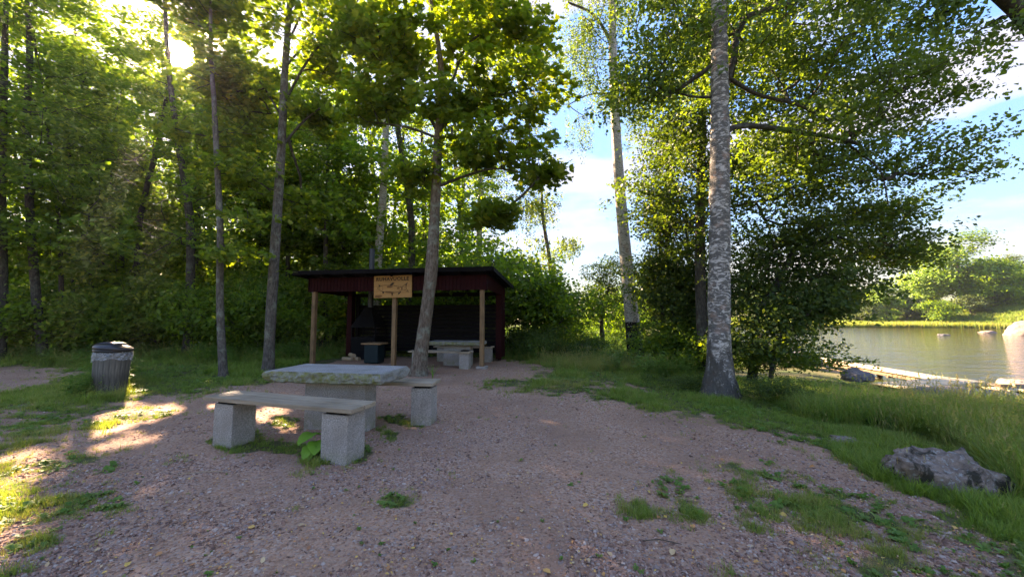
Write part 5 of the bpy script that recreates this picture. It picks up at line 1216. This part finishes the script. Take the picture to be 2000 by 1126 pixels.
# burdock: separate large leaves
bd = empty('burdock_plant', tuple(W(612, 893)), 'bright green big-leaved burdock beside the front bench pier', 'plant')
def big_leaf(par, loc, s, rz, pitch, mat=M['leaf_big'], name='leaf'):
    vs, fs, nn = [], [], 10
    out = [(0, 0), (-.12, .22), (-.05, .42), (.18, .5), (.5, .42), (.82, .22), (1, 0)]
    for (a, b) in out:
        for k in range(5):
            t = (k - 2) / 2; vs.append((a, b * t, .12 * abs(t) * b * 2 - .14 * a * a + .015 * math.sin(a * 12 + k)))
    fs = [(j * 5 + i, j * 5 + i + 1, (j + 1) * 5 + i + 1, (j + 1) * 5 + i) for j in range(len(out) - 1) for i in range(4)]
    me = mesh_np(name, np.array(vs) * s, np.full(len(fs), 4), [q for f in fs for q in f], mat, True, {'v': ('FLOAT', np.full(len(vs), random.random()))})
    o = link(name, me, par, loc, (0, pitch, rz)); return o
for k, (dx, dy, dz, s, rz, pt) in enumerate([(-.03, 0, .26, .19, -1.9, .25), (.03, .0, .17, .18, -1.2, .4), (-.01, -.03, .13, .16, -1.7, .5), (.05, .03, .14, .17, -.5, .3), (-.05, .0, .09, .11, 2.8, .5), (.0, -.05, .07, .11, -1.9, .9), (-.01, .05, .24, .12, .9, .2)]):
    big_leaf(bd, (dx, dy, dz), s, rz, pt)
    l2, r2 = smooth_line([(0, 0, -.01), (dx * .6, dy * .6, dz * .6), (dx, dy, dz)], [.004, .003, .002], 5); v, i = tube(l2, r2, 5); link('stalk', mesh_np('stalk', v, np.full(len(i), 4), i, M['leaf_big'], False, {'v': ('FLOAT', np.full(len(v), .3))}), bd)
def flower(px, py, z, h_, lab, petal, nm, n=9, spread=.05):
    p = W(px, py, z); p[2] = gz(p); o = empty(nm, tuple(p), lab, 'flower')
    rg = np.random.default_rng(int(px)); tb = []
    pet = MB()
    for k in range(n):
        e = np.array([rg.normal(0, spread), rg.normal(0, spread), h_ * rg.uniform(.8, 1.0)]); l2, r2 = smooth_line([(0, 0, 0), (e[0] * .3, e[1] * .3, e[2] * .6), e], [.004, .003, .0015], 5); tb.append(tube(l2, r2, 3))
        for m in range(7):
            a = m * .9; pet.add([e, e + [math.cos(a) * .016, math.sin(a) * .016, .006], e + [math.cos(a + .5) * .016, math.sin(a + .5) * .016, .004]], [(0, 1, 2)])
    v, i = join_tubes(tb); link('stalks', mesh_np('stalks', v, np.full(len(i), 4), i, M['leaf_big'], False, {'v': ('FLOAT', np.full(len(v), .2))}), o); pet.build('flower_heads', petal, o)
flower(1922, 880, -.05, .32, 'yellow ragwort flower in the tall grass behind the largest rock', M['yellow_petal'], 'yellow_flower')
flower(1822, 838, -.1, .4, 'small yellow flower standing in the bank grass left of the ragwort', M['yellow_petal'], 'yellow_flower', 5)
flower(845, 738, 0, .36, 'pale cream withered flower stalk between maple and shelter bench', M['cream_leaf'], 'withered_flower', 14, .1)
flower(345, 705, 0, .75, 'white umbel flower at the forest edge left of the thin tree', M['white_petal'], 'white_flower', 6, .06)
flower(385, 708, 0, .7, 'white umbel flower right beside the thin young tree', M['white_petal'], 'white_flower', 6, .06)
flower(278, 700, 0, .6, 'white umbel flower behind the bin', M['white_petal'], 'white_flower', 5, .06)

# fallen leaves on the gravel: nearest ones singly, the rest as litter
def fl_mesh(k):
    tv = np.array([(0, 0, 0), (.25, .3, .05), (.6, .34, .12), (1, 0, .02), (.6, -.34, .1), (.25, -.3, .03)]) - np.array([.5, 0, 0]); tv[:, 2] *= (1 + k * .7)
    return mesh_np('fallen_leaf', tv, [4, 4], [0, 1, 2, 3, 0, 3, 4, 5], M['fallen'])
FLM = [fl_mesh(k) for k in range(3)]
rg = np.random.default_rng(321)
pts = [(1402 / 2000 * 700, 717 / 989 * 346 + 780), (1683 / 2000 * 700, 706 / 989 * 346 + 780), (700 + 1268 * .35, 780 + 602 * .35), (700 + 1052 * .35, 780 + 967 * .35), (700 + 911 * .35, 780 + 627 * .35), (1400 + 622 * .3, 820 + 318 * .3), (1400 + 432 * .3, 820 + 622 * .3),
       (1400 + 1550 * .3, 820 + 705 * .3), (700 + 1755 * .35, 780 + 862 * .35), (700 + 1545 * .35 - 50, 780 + 868 * .35), (300, 812 + 80), (250, 1105), (720, 930)]
for k in range(230):
    if k < len(pts): px, py = pts[k]
    else:
        py = 830 + 296 * rg.uniform(0, 1) ** .8; px = rg.uniform(20, 1750)
    p = W(px, py); c = cover(np.array([p[0]]), np.array([p[1]]))[0]
    if c > .8: continue
    o = link('fallen_leaf', FLM[k % 3], None, (p[0], p[1], gz(p) + .012), (rg.normal(0, .25), rg.normal(0, .25), rg.uniform(0, 6.28))); s = rg.uniform(.02, .042) if k >= len(pts) else rg.uniform(.045, .06); o.scale = (s, s, s)
    tag(o, 'small curled yellow or brown fallen leaf lying on the gravel', 'leaf', 'fallen leaves scattered on the gravel')
ft = [((np.array([(0, 0, 0), (.5, .34, .1), (1, 0, 0), (.5, -.34, .08)]) - np.array([.5, 0, 0])).tolist(), [(0, 1, 2), (0, 2, 3)], [0] * 4)]
x, y = polar_pts(5200, 1.6, 11, (-1.5, 1.4), 1.0); c = cover(x, y); keep = (c < .95) | (rng.uniform(0, 1, len(x)) < .25); x, y = x[keep], y[keep]; n = len(x)
scatter('leaf_litter', 'small fallen leaf scraps on gravel and turf', ft, np.stack([x, y, height(x, y) + .014], 1), np.stack([rng.normal(0, .3, n), rng.normal(0, .3, n), rng.uniform(0, 6.28, n)], 1), rng.uniform(.008, .026, n), np.zeros(n, int), np.zeros(n), M['fallen'])
# twigs
for k, (px, py, L_, a, lab) in enumerate([(400, 925, .5, .15, 'long thin pale twig on the gravel in front of the benches'), (1340, 1010, .12, -1.0, 'pale wood chip on the gravel by the weeds'), (1290, 1060, .28, -.1, 'thin dark twig near the lower right of the gravel'), (240, 925, .2, 1.2, 'thin straw stalk on the gravel left of the long twig')]):
    p = W(px, py); l2 = np.array([[-L_ / 2, 0, 0], [0, .02, .006], [L_ / 2, -.01, 0]]); v, i = tube(l2, np.array([.003, .004, .002]), 5)
    tag(link('twig', mesh_np('twig', v, np.full(len(i), 4), i, M['cut_wood'] if k != 2 else M['char_wood']), None, (p[0], p[1], gz(p) + .012), (0, 0, a)), lab, 'twig')

# morning haze
HB = MB().box((60, 105, 14), (340, 250, 36))
hm = bpy.data.materials.new('haze'); hm.use_nodes = True; hn = hm.node_tree; hn.nodes.clear()
ho = hn.nodes.new('ShaderNodeOutputMaterial'); hv = hn.nodes.new('ShaderNodeVolumePrincipled')
hv.inputs['Color'].default_value = (0.9, 0.93, 1.0, 1); hv.inputs['Density'].default_value = HAZE; hv.inputs['Anisotropy'].default_value = 0.7
hn.links.new(hv.outputs[0], ho.inputs['Volume'])
tag(HB.build('haze', hm), kind='stuff')
